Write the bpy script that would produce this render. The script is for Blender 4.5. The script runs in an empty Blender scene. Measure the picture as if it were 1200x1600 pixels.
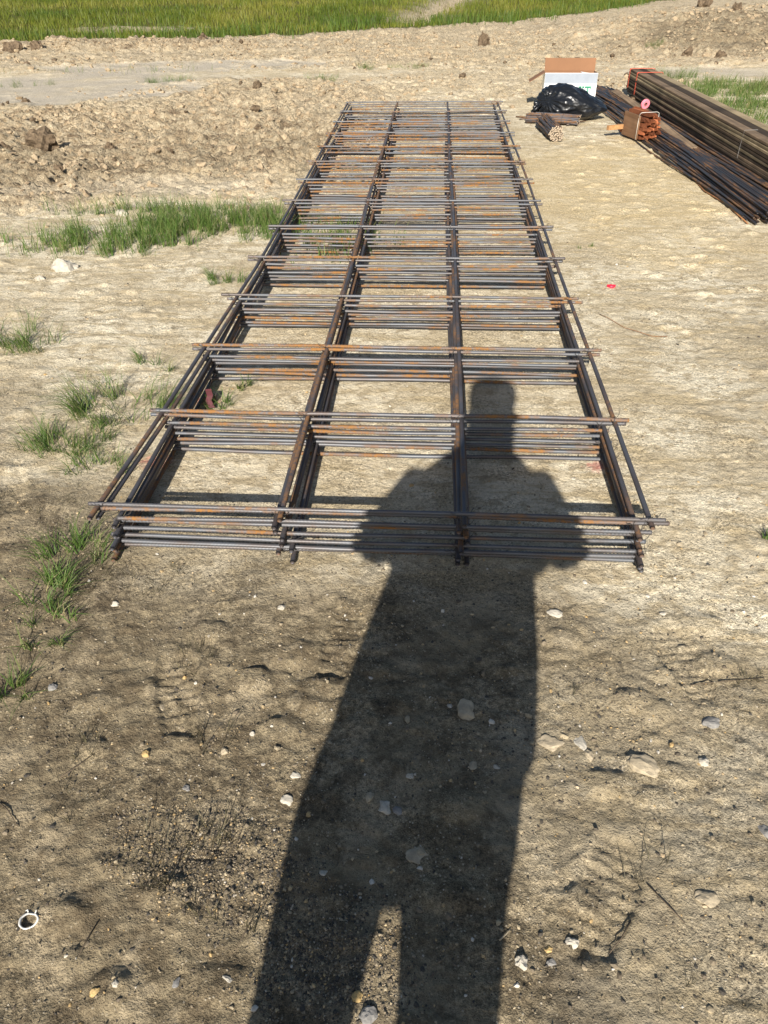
import bpy, math, random
import numpy as np
from mathutils import Vector, Matrix, noise as mnoise

random.seed(7)
rng = np.random.default_rng(7)
scn = bpy.context.scene
COL = scn.collection

# ------------------------------------------------------------------ camera
cam_d = bpy.data.cameras.new('camera')
cam = bpy.data.objects.new('camera', cam_d)
COL.objects.link(cam)
F_PX, PITCH, YAW, ROLL = 1150.0, 0.652, 0.0726, -0.0168
CAM = np.array([0.971, -1.7248, 1.505])
_R = np.array([math.cos(YAW), math.sin(YAW), 0.0])
_F0 = np.array([-math.sin(YAW), math.cos(YAW), 0.0])
_Z = np.array([0, 0, 1.0])
_F = _F0*math.cos(PITCH) - _Z*math.sin(PITCH)
_U = _F0*math.sin(PITCH) + _Z*math.cos(PITCH)
_X = _R*math.cos(ROLL) + _U*math.sin(ROLL)
_Y = -_R*math.sin(ROLL) + _U*math.cos(ROLL)
m = Matrix.Identity(4)
for i in range(3):
    m[i][0] = _X[i]; m[i][1] = _Y[i]; m[i][2] = -_F[i]; m[i][3] = CAM[i]
cam.matrix_world = m
cam_d.sensor_fit = 'VERTICAL'
cam_d.sensor_height = 36.0
cam_d.lens = 36.0*F_PX/1600.0
cam_d.clip_start = 0.02
cam_d.clip_end = 3000
scn.camera = cam


def G(x, y, z=0.0):
    """ground point seen at a pixel of the 1200x1600 photograph (used to survey the site)"""
    d = _F*F_PX + _X*(x-600) + _Y*(800-y)
    t = (z-CAM[2])/d[2]
    p = CAM + t*d
    return float(p[0]), float(p[1])


# ------------------------------------------------------------------ light
SUN_EL, SUN_AZ = math.radians(30.5), math.radians(5.3)
sd = Vector((math.sin(SUN_AZ)*math.cos(SUN_EL), math.cos(SUN_AZ)*math.cos(SUN_EL), -math.sin(SUN_EL)))
sl = bpy.data.lights.new('sun', 'SUN')
sl.energy = 5.0
sl.angle = math.radians(0.5)
sl.color = (1.0, 0.94, 0.85)
sun = bpy.data.objects.new('sun', sl)
COL.objects.link(sun)
sun.rotation_euler = sd.to_track_quat('-Z', 'Y').to_euler()
w = bpy.data.worlds.new('World')
scn.world = w
w.use_nodes = True
nt = w.node_tree
sky = nt.nodes.new('ShaderNodeTexSky')
sky.sky_type = 'NISHITA'
sky.sun_disc = False
sky.sun_elevation = SUN_EL
sky.sun_rotation = math.radians(185.3)
bg = nt.nodes['Background']
bg.inputs['Strength'].default_value = 0.06
nt.links.new(sky.outputs[0], bg.inputs['Color'])
scn.view_settings.view_transform = 'Standard'
scn.view_settings.look = 'None'
scn.view_settings.exposure = 0.80
scn.view_settings.gamma = 1.0
scn.render.engine = 'CYCLES'
scn.render.resolution_x = 768
scn.render.resolution_y = 1024


# ------------------------------------------------------------------ helpers
def link(name, me, mat=None, parent=None, label=None, cat=None, group=None, kind=None, loc=None):
    o = bpy.data.objects.new(name, me)
    COL.objects.link(o)
    if mat is not None and me is not None and not me.materials:
        for q in (mat if isinstance(mat, (list, tuple)) else [mat]):
            me.materials.append(q)
    if parent is not None:
        o.parent = parent
    if label: o['label'] = label
    if cat: o['category'] = cat
    if group: o['group'] = group
    if kind: o['kind'] = kind
    if loc is not None: o.location = loc
    return o


def thing(name, label, cat, loc=(0, 0, 0), group=None):
    return link(name, None, label=label, cat=cat, group=group, loc=loc)


def np_mesh(name, V, quads=None, tris=None, smooth=True):
    me = bpy.data.meshes.new(name)
    V = np.asarray(V, dtype=np.float32)
    me.vertices.add(len(V))
    me.vertices.foreach_set('co', V.ravel())
    ls, lt, idx = [], [], []
    pos = 0
    if quads is not None and len(quads):
        quads = np.asarray(quads, dtype=np.int32)
        idx.append(quads.ravel())
        ls.append(np.arange(len(quads))*4)
        lt.append(np.full(len(quads), 4))
        pos = len(quads)*4
    if tris is not None and len(tris):
        tris = np.asarray(tris, dtype=np.int32)
        idx.append(tris.ravel())
        ls.append(pos+np.arange(len(tris))*3)
        lt.append(np.full(len(tris), 3))
    idx = np.concatenate(idx).astype(np.int32)
    ls = np.concatenate(ls).astype(np.int32)
    lt = np.concatenate(lt).astype(np.int32)
    me.loops.add(len(idx))
    me.loops.foreach_set('vertex_index', idx)
    me.polygons.add(len(ls))
    me.polygons.foreach_set('loop_start', ls)
    me.polygons.foreach_set('loop_total', lt)
    me.polygons.foreach_set('use_smooth', np.full(len(ls), smooth))
    me.update(calc_edges=True)
    return me


class MB:
    """collects simple shapes into one mesh"""
    def __init__(s): s.v = []; s.f = []

    def add(s, v, f):
        n = len(s.v)
        s.v += [tuple(p) for p in v]
        s.f += [tuple(i+n for i in q) for q in f]

    def box(s, c, d, M=None, ch=0.0):
        """box with chamfered long edges (ch)"""
        hx, hy, hz = d[0]/2, d[1]/2, d[2]/2
        if ch <= 0:
            P = [(-hx, -hy, -hz), (hx, -hy, -hz), (hx, hy, -hz), (-hx, hy, -hz), (-hx, -hy, hz), (hx, -hy, hz), (hx, hy, hz), (-hx, hy, hz)]
            Fc = [(0, 3, 2, 1), (4, 5, 6, 7), (0, 1, 5, 4), (1, 2, 6, 5), (2, 3, 7, 6), (3, 0, 4, 7)]
        else:
            pr = [(-hx+ch, -hz), (hx-ch, -hz), (hx, -hz+ch), (hx, hz-ch), (hx-ch, hz), (-hx+ch, hz), (-hx, hz-ch), (-hx, -hz+ch)]
            P = [(a, -hy, b) for a, b in pr]+[(a, hy, b) for a, b in pr]
            Fc = [tuple(range(8)), tuple(range(15, 7, -1))]+[(i, i+8, (i+1) % 8+8, (i+1) % 8) for i in range(8)]
        P = [Vector(p) for p in P]
        if M is not None: P = [M @ p for p in P]
        s.add([p+Vector(c) for p in P], Fc)

    def tube(s, pts, rad, n=8, cap=True):
        pts = [Vector(p) for p in pts]
        if not hasattr(rad, '__len__'): rad = [rad]*len(pts)
        V = []; up = Vector((0, 0, 1))
        for i, p in enumerate(pts):
            t = (pts[min(i+1, len(pts)-1)]-pts[max(i-1, 0)]).normalized()
            a = t.cross(up)
            if a.length < 0.05: a = t.cross(Vector((1, 0, 0)))
            a.normalize(); b = a.cross(t)
            for k in range(n):
                q = 2*math.pi*k/n
                V.append(p+(a*math.cos(q)+b*math.sin(q))*rad[i])
        Fc = []
        for i in range(len(pts)-1):
            for k in range(n):
                Fc.append((i*n+k, i*n+(k+1) % n, (i+1)*n+(k+1) % n, (i+1)*n+k))
        if cap:
            Fc.append(tuple(range(n-1, -1, -1)))
            Fc.append(tuple((len(pts)-1)*n+k for k in range(n)))
        s.add(V, Fc)

    def mesh(s, name, smooth=False):
        me = bpy.data.meshes.new(name)
        me.from_pydata(s.v, [], s.f)
        me.update()
        if smooth: me.polygons.foreach_set('use_smooth', [True]*len(me.polygons))
        return me

    def build(s, name, mat, parent=None, smooth=False, **k):
        return link(name, s.mesh(name, smooth), mat, parent, **k)


# vectorised gradient noise -------------------------------------------------
_perm = np.random.default_rng(3).permutation(65536)


def _h(ix, iy, s=0):
    return _perm[(_perm[(ix+s*131) & 65535]+iy) & 65535]


def gnoise(x, y, s=0):
    x0 = np.floor(x).astype(np.int64); y0 = np.floor(y).astype(np.int64)
    fx = x-x0; fy = y-y0
    u = fx*fx*fx*(fx*(fx*6-15)+10); v = fy*fy*fy*(fy*(fy*6-15)+10)

    def gr(ix, iy, dx, dy):
        a = _h(ix, iy, s)*(2*math.pi/65536)
        return np.cos(a)*dx+np.sin(a)*dy
    a = gr(x0, y0, fx, fy); b = gr(x0+1, y0, fx-1, fy)
    c = gr(x0, y0+1, fx, fy-1); d = gr(x0+1, y0+1, fx-1, fy-1)
    return (a+(b-a)*u)*(1-v)+(c+(d-c)*u)*v


def fbm(x, y, sc, oc=4, s=0, gain=0.5):
    r = 0; a = 1.0
    for i in range(oc):
        r = r+a*gnoise(x*sc+17.3*i, y*sc-9.1*i, s+i); sc *= 2.03; a *= gain
    return r


def lumps(x, y, cell, s=0, dens=0.6):
    """rounded clods: max over neighbouring cells of a dome"""
    gx = x/cell; gy = y/cell
    ix = np.floor(gx).astype(np.int64); iy = np.floor(gy).astype(np.int64)
    out = np.zeros_like(x)
    for dx in (-1, 0, 1):
        for dy in (-1, 0, 1):
            h1 = _h(ix+dx, iy+dy, s)/65536.; h2 = _h(ix+dx, iy+dy, s+7)/65536.
            h3 = _h(ix+dx, iy+dy, s+13)/65536.; h4 = _h(ix+dx, iy+dy, s+19)/65536.
            cx = ix+dx+h1; cy = iy+dy+h2
            r = 0.25+0.55*h3
            q = ((gx-cx)*(0.8+0.5*h4))**2+((gy-cy)*(1.3-0.5*h4))**2
            dome = np.clip(1-q/(r*r), 0, 1)**0.7*r*(h4 < dens)
            out = np.maximum(out, dome)
    return out


def sst(a, b, x):
    t = np.clip((x-a)/(b-a), 0, 1)
    return t*t*(3-2*t)


def blob(x, y, cx, cy, rx, ry, soft=0.35, s=0, wob=0.5, rot=0.0):
    dx = x-cx; dy = y-cy
    a = dx*math.cos(rot)+dy*math.sin(rot); b = -dx*math.sin(rot)+dy*math.cos(rot)
    d = np.sqrt((a/rx)**2+(b/ry)**2)
    d = d+wob*fbm(x, y, 1.6/min(rx, ry), 4, s)
    return 1-sst(1-soft, 1+soft, d)


# ------------------------------------------------------------------ materials
def new_mat(name):
    mt = bpy.data.materials.new(name); mt.use_nodes = True
    n = mt.node_tree; b = n.nodes['Principled BSDF']
    return mt, n, b


def N(n, t, **k):
    q = n.nodes.new(t)
    for a, v in k.items():
        if a in ('op',): q.operation = v
        else: setattr(q, a, v)
    return q


def noise_node(n, vec, scale, detail=4, rough=0.55, dist=0.0):
    q = n.nodes.new('ShaderNodeTexNoise')
    q.inputs['Scale'].default_value = scale
    q.inputs['Detail'].default_value = detail
    q.inputs['Roughness'].default_value = rough
    q.inputs['Distortion'].default_value = dist
    if vec is not None: n.links.new(vec, q.inputs['Vector'])
    return q.outputs[0]


def ramp(n, fac, stops):
    q = n.nodes.new('ShaderNodeValToRGB')
    e = q.color_ramp.elements
    while len(e) < len(stops): e.new(0.5)
    for i, (p, c) in enumerate(stops):
        e[i].position = p
        e[i].color = (c, c, c, 1) if not hasattr(c, '__len__') else (*c, 1)
    n.links.new(fac, q.inputs[0])
    return q.outputs[0]


def mix(n, fac, a, b, mode='MIX'):
    q = n.nodes.new('ShaderNodeMix'); q.data_type = 'RGBA'; q.blend_type = mode
    if isinstance(fac, (int, float)): q.inputs[0].default_value = fac
    else: n.links.new(fac, q.inputs[0])
    for s, v in ((6, a), (7, b)):
        if hasattr(v, '__len__'): q.inputs[s].default_value = (*v, 1)
        else: n.links.new(v, q.inputs[s])
    return q.outputs[2]


def mth(n, op, a, b=None, clamp=False):
    q = n.nodes.new('ShaderNodeMath'); q.operation = op; q.use_clamp = clamp
    for i, v in enumerate((a, b)):
        if v is None: continue
        if isinstance(v, (int, float)): q.inputs[i].default_value = v
        else: n.links.new(v, q.inputs[i])
    return q.outputs[0]


def bump(n, b, h, strength, dist):
    q = n.nodes.new('ShaderNodeBump')
    q.inputs['Strength'].default_value = strength
    q.inputs['Distance'].default_value = dist
    n.links.new(h, q.inputs['Height'])
    n.links.new(q.outputs[0], b.inputs['Normal'])
    return q


def simple(name, col, rough=0.7, metal=0.0, var=0.15, sc=20, bs=0.0, spec=0.5, bsc=None):
    mt, n, b = new_mat(name)
    tc = N(n, 'ShaderNodeTexCoord').outputs['Object']
    f = noise_node(n, tc, sc, 5, 0.6)
    c = mix(n, ramp(n, f, [(0.3, 0.0), (0.7, 1.0)]), tuple(x*(1-var) for x in col), tuple(min(1, x*(1+var)) for x in col))
    n.links.new(c, b.inputs['Base Color'])
    b.inputs['Roughness'].default_value = rough
    b.inputs['Metallic'].default_value = metal
    b.inputs['Specular IOR Level'].default_value = spec
    if bs: bump(n, b, noise_node(n, tc, bsc or sc*4, 4), bs, 0.002)
    return mt


# ground ---------------------------------------------------------------
def ground_material():
    mt, n, b = new_mat('dirt')
    pos = N(n, 'ShaderNodeNewGeometry').outputs['Position']
    at = N(n, 'ShaderNodeAttribute'); at.attribute_name = 'zone'
    sp = N(n, 'ShaderNodeSeparateColor'); n.links.new(at.outputs['Color'], sp.inputs[0])
    brown, silt, green = sp.outputs[0], sp.outputs[1], sp.outputs[2]
    at2 = N(n, 'ShaderNodeAttribute'); at2.attribute_name = 'zone_b'
    sp2 = N(n, 'ShaderNodeSeparateColor'); n.links.new(at2.outputs['Color'], sp2.inputs[0])
    clod, paint, ochre = sp2.outputs[0], sp2.outputs[1], sp2.outputs[2]
    n1 = noise_node(n, pos, 2.2, 6, 0.6)
    n2 = noise_node(n, pos, 14, 6, 0.65)
    n3 = noise_node(n, pos, 90, 4, 0.7)
    n4 = noise_node(n, pos, 320, 3, 0.7)
    sand = mix(n, ramp(n, n1, [(0.42, 0), (0.58, 1)]), (0.50, 0.420, 0.285), (0.655, 0.58, 0.43))
    nstr = N(n, 'ShaderNodeMapping'); nstr.inputs['Scale'].default_value = (1.6, 7, 1); nstr.inputs['Rotation'].default_value = (0, 0, 0.15); n.links.new(pos, nstr.inputs[0])
    st = noise_node(n, nstr.outputs[0], 1.6, 6, 0.68, 0.6)
    sand = mix(n, mth(n, 'MULTIPLY', ramp(n, st, [(0.50, 0), (0.60, 1)]), 0.8), sand, (0.42, 0.335, 0.20))
    sand = mix(n, ramp(n, n2, [(0.50, 0), (0.60, 0.85)]), sand, (0.38, 0.31, 0.20))
    sand = mix(n, mth(n, 'MULTIPLY', ochre, 0.65), sand, (0.56, 0.43, 0.225))
    cl = mix(n, ramp(n, n2, [(0.38, 0), (0.62, 1)]), (0.36, 0.27, 0.165), (0.60, 0.50, 0.34))
    cl = mix(n, ramp(n, noise_node(n, pos, 3.5, 8, 0.75), [(0.53, 0), (0.62, 1)]), cl, (0.22, 0.16, 0.10))
    c = mix(n, clod, sand, cl)
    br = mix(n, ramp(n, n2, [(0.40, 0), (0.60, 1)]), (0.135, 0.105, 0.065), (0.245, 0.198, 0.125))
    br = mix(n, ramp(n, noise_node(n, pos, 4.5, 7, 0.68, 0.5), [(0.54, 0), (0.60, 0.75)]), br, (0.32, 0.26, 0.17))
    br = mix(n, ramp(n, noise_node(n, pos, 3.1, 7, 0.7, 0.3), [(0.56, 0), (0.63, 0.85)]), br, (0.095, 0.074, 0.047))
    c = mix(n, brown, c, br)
    c = mix(n, silt, c, mix(n, n2, (0.36, 0.31, 0.235), (0.50, 0.445, 0.355)))
    c = mix(n, green, c, mix(n, n1, (0.055, 0.065, 0.012), (0.12, 0.105, 0.028)))
    # speckle of fine grit
    gz = ramp(n, noise_node(n, pos, 3.3, 5, 0.6), [(0.40, 0.25), (0.60, 1.0)])
    g1 = ramp(n, n3, [(0.34, 0.48), (0.5, 1.0), (0.66, 1.42)])
    c = mix(n, gz, c, g1, 'MULTIPLY')
    g2 = ramp(n, n4, [(0.34, 0.40), (0.5, 1.0), (0.66, 1.55)])
    c = mix(n, mth(n, 'MULTIPLY', gz, 0.85), c, g2, 'MULTIPLY')
    vo = n.nodes.new('ShaderNodeTexVoronoi'); vo.inputs['Scale'].default_value = 150
    n.links.new(pos, vo.inputs['Vector'])
    hs = N(n, 'ShaderNodeSeparateColor'); n.links.new(vo.outputs['Color'], hs.inputs[0])
    lite = mth(n, 'MULTIPLY', gz, mth(n, 'MULTIPLY', ramp(n, hs.outputs[0], [(0.86, 0), (0.9, 1)]), ramp(n, vo.outputs['Distance'], [(0.25, 1), (0.38, 0)])))
    dark = mth(n, 'MULTIPLY', ramp(n, hs.outputs[1], [(0.84, 0), (0.9, 1)]), ramp(n, vo.outputs['Distance'], [(0.25, 1), (0.40, 0)]))
    c = mix(n, mth(n, 'MULTIPLY', lite, 0.75), c, (0.56, 0.49, 0.37))
    c = mix(n, mth(n, 'MULTIPLY', dark, 0.7), c, (0.09, 0.075, 0.055))
    c = mix(n, paint, c, (0.45, 0.06, 0.07))
    n.links.new(c, b.inputs['Base Color'])
    b.inputs['Roughness'].default_value = 0.95
    b.inputs['Specular IOR Level'].default_value = 0.15
    # relief
    vc = n.nodes.new('ShaderNodeTexVoronoi'); vc.feature = 'DISTANCE_TO_EDGE'; vc.inputs['Scale'].default_value = 9
    wp = N(n, 'ShaderNodeVectorMath', operation='ADD')
    nn = n.nodes.new('ShaderNodeTexNoise'); nn.inputs['Scale'].default_value = 12; n.links.new(pos, nn.inputs['Vector'])
    sc = N(n, 'ShaderNodeVectorMath', operation='SCALE'); sc.inputs['Scale'].default_value = 0.10
    n.links.new(nn.outputs['Color'], sc.inputs[0])
    n.links.new(pos, wp.inputs[0]); n.links.new(sc.outputs[0], wp.inputs[1])
    n.links.new(wp.outputs[0], vc.inputs['Vector'])
    crack = ramp(n, vc.outputs['Distance'], [(0.0, 0), (0.012, 1)])
    cmask = ramp(n, noise_node(n, pos, 2.7, 3), [(0.60, 0), (0.66, 1)])
    crk = mth(n, 'SUBTRACT', 1.0, mth(n, 'MULTIPLY', mth(n, 'SUBTRACT', 1.0, crack), cmask))
    h = mth(n, 'ADD', mth(n, 'MULTIPLY', n3, 0.6), mth(n, 'MULTIPLY', n4, 0.28))
    h = mth(n, 'ADD', h, mth(n, 'MULTIPLY', crk, 0.35))
    h = mth(n, 'ADD', h, mth(n, 'MULTIPLY', noise_node(n, pos, 38, 5, 0.65), 1.0))
    h = mth(n, 'ADD', h, mth(n, 'MULTIPLY', lite, 0.25))
    h = mth(n, 'ADD', h, mth(n, 'MULTIPLY', mth(n, 'MULTIPLY', noise_node(n, pos, 11, 6, 0.75), clod), 9.0))
    bump(n, b, h, 0.85, 0.012)
    return mt


M_DIRT = ground_material()


def clod_mat(name, c1, c2):
    mt, n, b = new_mat(name)
    pos = N(n, 'ShaderNodeNewGeometry').outputs['Position']
    f = noise_node(n, pos, 25, 6, 0.7)
    c = mix(n, ramp(n, f, [(0.35, 0), (0.65, 1)]), c1, c2)
    c = mix(n, 0.7, c, ramp(n, noise_node(n, pos, 160, 3, 0.7), [(0.3, 0.55), (0.5, 1.0), (0.7, 1.35)]), 'MULTIPLY')
    n.links.new(c, b.inputs['Base Color'])
    b.inputs['Roughness'].default_value = 0.95
    b.inputs['Specular IOR Level'].default_value = 0.15
    bump(n, b, noise_node(n, pos, 70, 5, 0.7), 0.8, 0.01)
    return mt


M_CLOD = clod_mat('clod_dirt', (0.22, 0.16, 0.10), (0.44, 0.35, 0.23))
M_CLOD_DARK = clod_mat('dark_clod_dirt', (0.06, 0.042, 0.027), (0.19, 0.14, 0.09))


def pebble_mat():
    mt, n, b = new_mat('pebbles')
    at = N(n, 'ShaderNodeAttribute'); at.attribute_name = 'tone'
    sp = N(n, 'ShaderNodeSeparateColor'); n.links.new(at.outputs['Color'], sp.inputs[0])
    c = ramp(n, sp.outputs[0], [(0.0, (0.05, 0.045, 0.038)), (0.3, (0.14, 0.11, 0.075)), (0.6, (0.26, 0.21, 0.14)), (0.8, (0.38, 0.31, 0.2)), (0.93, (0.42, 0.28, 0.12)), (1.0, (0.50, 0.46, 0.39))])
    pos = N(n, 'ShaderNodeNewGeometry').outputs['Position']
    c = mix(n, 0.6, c, ramp(n, noise_node(n, pos, 300, 3, 0.7), [(0.3, 0.6), (0.7, 1.3)]), 'MULTIPLY')
    n.links.new(c, b.inputs['Base Color'])
    b.inputs['Roughness'].default_value = 0.8
    b.inputs['Specular IOR Level'].default_value = 0.3
    return mt


M_PEB = pebble_mat()
M_STONE_W = simple('pale_stone', (0.39, 0.355, 0.29), 0.85, var=0.25, sc=45, bs=0.6)
M_STONE_G = simple('grey_stone', (0.20, 0.19, 0.175), 0.8, var=0.35, sc=45, bs=0.6)
M_STONE_T = simple('tan_stone', (0.34, 0.28, 0.19), 0.85, var=0.3, sc=45, bs=0.6)
M_STONE_Y = simple('yellow_stone', (0.42, 0.29, 0.12), 0.8, var=0.25, sc=60, bs=0.5)


def steel_mat(name, steel, rust, rust_amt, rough=0.42, metal=0.35):
    mt, n, b = new_mat(name)
    tc = N(n, 'ShaderNodeTexCoord').outputs['Object']
    oi = N(n, 'ShaderNodeObjectInfo').outputs['Random']
    vm = N(n, 'ShaderNodeVectorMath', operation='ADD'); n.links.new(tc, vm.inputs[0])
    cb = N(n, 'ShaderNodeCombineXYZ')
    r = mth(n, 'MULTIPLY', oi, 37.0)
    for i in range(3): n.links.new(r, cb.inputs[i])
    n.links.new(cb.outputs[0], vm.inputs[1])
    v = vm.outputs[0]
    patch = noise_node(n, v, 2.6, 5, 0.62)
    thr = mth(n, 'ADD', patch, mth(n, 'MULTIPLY', mth(n, 'SUBTRACT', oi, 0.5), 0.14))
    f = ramp(n, thr, [(0.60-rust_amt, 0), (0.70-rust_amt, 1)])
    fine = noise_node(n, v, 55, 4, 0.7)
    f = mth(n, 'MULTIPLY', f, ramp(n, fine, [(0.36, 0.1), (0.55, 1)]), True)
    brn = ramp(n, noise_node(n, v, 7, 4, 0.6), [(0.42, 0), (0.62, 0.85)])
    sc_ = mix(n, brn, steel, tuple(a*0.5+b_*0.16 for a, b_ in zip(steel, rust)))
    rc = mix(n, fine, tuple(x*0.55 for x in rust), tuple(min(1, x*1.25) for x in rust))
    c = mix(n, f, sc_, rc)
    n.links.new(c, b.inputs['Base Color'])
    n.links.new(mth(n, 'MULTIPLY', mth(n, 'SUBTRACT', 1.0, f), metal), b.inputs['Metallic'])
    n.links.new(mth(n, 'ADD', mth(n, 'MULTIPLY', f, 0.45), rough, True), b.inputs['Roughness'])
    bump(n, b, fine, 0.3, 0.0008)
    return mt


M_BAR = steel_mat('steel_bar', (0.100, 0.106, 0.117), (0.25, 0.118, 0.033), 0.10, 0.46, 0.22)
M_BAR_L = steel_mat('brown_steel_bar', (0.085, 0.085, 0.095), (0.20, 0.10, 0.04), 0.12, 0.5)
M_BAR_D = steel_mat('black_steel_bar', (0.045, 0.047, 0.052), (0.20, 0.10, 0.04), 0.12, 0.38)
M_RUST = simple('rusty_steel', (0.26, 0.12, 0.045), 0.85, var=0.4, sc=60, bs=0.4)
M_WIRE = simple('dark_wire', (0.05, 0.045, 0.04), 0.6, 0.3)


# ------------------------------------------------------------------ ground
def axis(lo_far, segs, hi_far, far_growth=1.35):
    """segs: list of (start, end, step0, step1) contiguous"""
    xs = [segs[0][0]]
    for a, b, s0, s1 in segs:
        x = xs[-1]
        while x < b-1e-6:
            t = (x-a)/(b-a)
            x = min(b, x+s0+(s1-s0)*t)
            xs.append(x)
    st = segs[-1][3]; x = xs[-1]
    while x < hi_far: st *= far_growth; x += st; xs.append(x)
    st = segs[0][2]; x = xs[0]; pre = []
    while x > lo_far: st *= far_growth; x -= st; pre.append(x)
    return np.array(pre[::-1]+xs)


def base_height(x, y):
    h = 0.0*x
    # the meadow climbs gently beyond the pad, the spoil bank rises on the right
    edge = grass_edge(x)
    h += np.clip(y-edge, 0, 60)*0.012
    h += 0.45*blob(x, y, 7.8, 16.5, 3.8, 3.0, 0.6, 31, 0.2)
    h += 0.10*blob(x, y, -6.0, 15.6, 3.5, 0.7, 0.7, 32, 0.3)
    g = np.abs(x-(0.25+(y-21.9)*0.14))
    h -= 0.25*np.exp(-(g/0.45)**2)*sst(19.5, 22.5, y)
    return h


def grass_edge(x):
    pts = [(-400, 12), (-18, 15.2), (-8.6, 16.6), (-5.9, 17.2), (-3.1, 17.5), (-0.5, 19.2), (2.8, 20.9), (5.5, 24.5), (9, 30), (20, 45), (400, 400)]
    e = np.interp(x, [p[0] for p in pts], [p[1] for p in pts])
    return e+0.9*fbm(x, x*0+3.7, 0.8, 4, 40)


def zones(x, y):
    z = {}
    rough = blob(x, y, -2.6, 6.2, 3.0, 2.4, 0.35, 1, 0.35)
    rough = np.maximum(rough, 0.8*blob(x, y, -1.5, 9.2, 2.3, 1.6, 0.4, 2, 0.35))
    rough = np.maximum(rough, 0.9*blob(x, y, -6.5, 6.5, 3, 3, 0.4, 3, 0.3))
    rough = np.maximum(rough, 0.65*sst(11.0, 12.6, y+0.8*fbm(x, y, 0.4, 3, 4)))
    rough = np.maximum(rough, 1.0*blob(x, y, 6.6, 14.0, 3.2, 2.0, 0.4, 5, 0.3))
    rough = np.maximum(rough, 1.0*blob(x, y, -6.0, 15.4, 4.0, 0.8, 0.4, 6, 0.3))
    rough = np.maximum(rough, 0.45*blob(x, y, 2.2, 10.4, 2.5, 1.6, 0.5, 8, 0.3))
    silt = blob(x, y, -4.4, 10.3, 2.0, 1.7, 0.2, 9, 0.45)
    silt = np.maximum(silt, blob(x, y, -3.3, 12.4, 2.4, 0.75, 0.2, 10, 0.35, 0.1))
    silt = np.maximum(silt, 0.3*blob(x, y, -2.1, 4.35, 0.75, 0.2, 0.3, 12, 0.8))
    silt = np.maximum(silt, 0.35*blob(x, y, -1.2, 4.5, 0.7, 0.25, 0.3, 14, 0.8))
    silt = np.maximum(silt, 0.7*blob(x, y, 5.0, 11.2, 1.8, 0.5, 0.3, 13, 0.4, 0.05))
    far = sst(16.0, 18.0, y)
    silt = silt*(1-far)*np.clip(0.85+0.9*fbm(x, y, 1.6, 4, 17), 0, 1)
    rough = rough*(1-0.93*silt)
    green = sst(-0.1, 0.25, y-grass_edge(x))
    gl = np.abs(x-(0.25+(y-21.9)*0.14))
    gully = np.exp(-(gl/(0.75+0.45*fbm(x, y, 1.2, 3, 15)))**2)*sst(20.8, 22, y)*(1-sst(33, 36, y))
    green = green*(1-gully)
    green = green*(1-0.8*blob(x, y, -6.6, 19.5, 1.7, 0.7, 0.3, 16, 0.6))
    rough = rough*(1-green)
    # the brown gritty soil of the foreground
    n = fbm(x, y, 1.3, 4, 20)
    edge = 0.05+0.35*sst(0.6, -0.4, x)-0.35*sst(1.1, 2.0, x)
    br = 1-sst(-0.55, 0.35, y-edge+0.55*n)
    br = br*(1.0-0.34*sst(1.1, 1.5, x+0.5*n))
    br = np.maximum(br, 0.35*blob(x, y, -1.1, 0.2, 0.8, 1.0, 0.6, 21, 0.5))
    br = np.maximum(br, 0.30*blob(x, y, 3.0, 0.9, 0.8, 1.2, 0.6, 22, 0.6))
    br = np.maximum(br, 0.35*blob(x, y, -2.5, 5.2, 1.8, 0.7, 0.4, 23, 0.9))
    br = np.maximum(br, 0.3*blob(x, y, -0.9, 6.0, 1.1, 0.5, 0.4, 24, 0.9))
    br = np.maximum(br, 0.6*blob(x, y, 6.6, 14.4, 2.6, 1.3, 0.4, 25, 0.9))
    ochre = 0.8*blob(x, y, 2.4, 4.6, 1.0, 1.6, 0.5, 26, 0.5)
    ochre = np.maximum(ochre, 0.6*blob(x, y, -1.6, 5.6, 0.7, 0.8, 0.5, 27, 0.6))
    paint = 0*x
    for cx, cy, r in ((-0.04, 0.51, 0.05), (0.03, 0.98, 0.05), (1.6, 0.55, 0.045)):
        paint = np.maximum(paint, 0.55*blob(x, y, cx, cy, r, r*0.7, 0.6, 28, 0.9))
    return rough, silt, green, br*(1-green), ochre, paint


PRINTS = [(1.66, -0.38, .2), (1.35, -1.0, -.4), (0.35, -0.55, .3), (2.35, 0.9, -.3), (2.2, 1.7, .5), (2.6, 0.4, .9), (-0.5, 0.3, .4), (2.5, 2.6, .1), (2.1, 3.6, -.5), (0.75, -0.35, -.1)]


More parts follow.
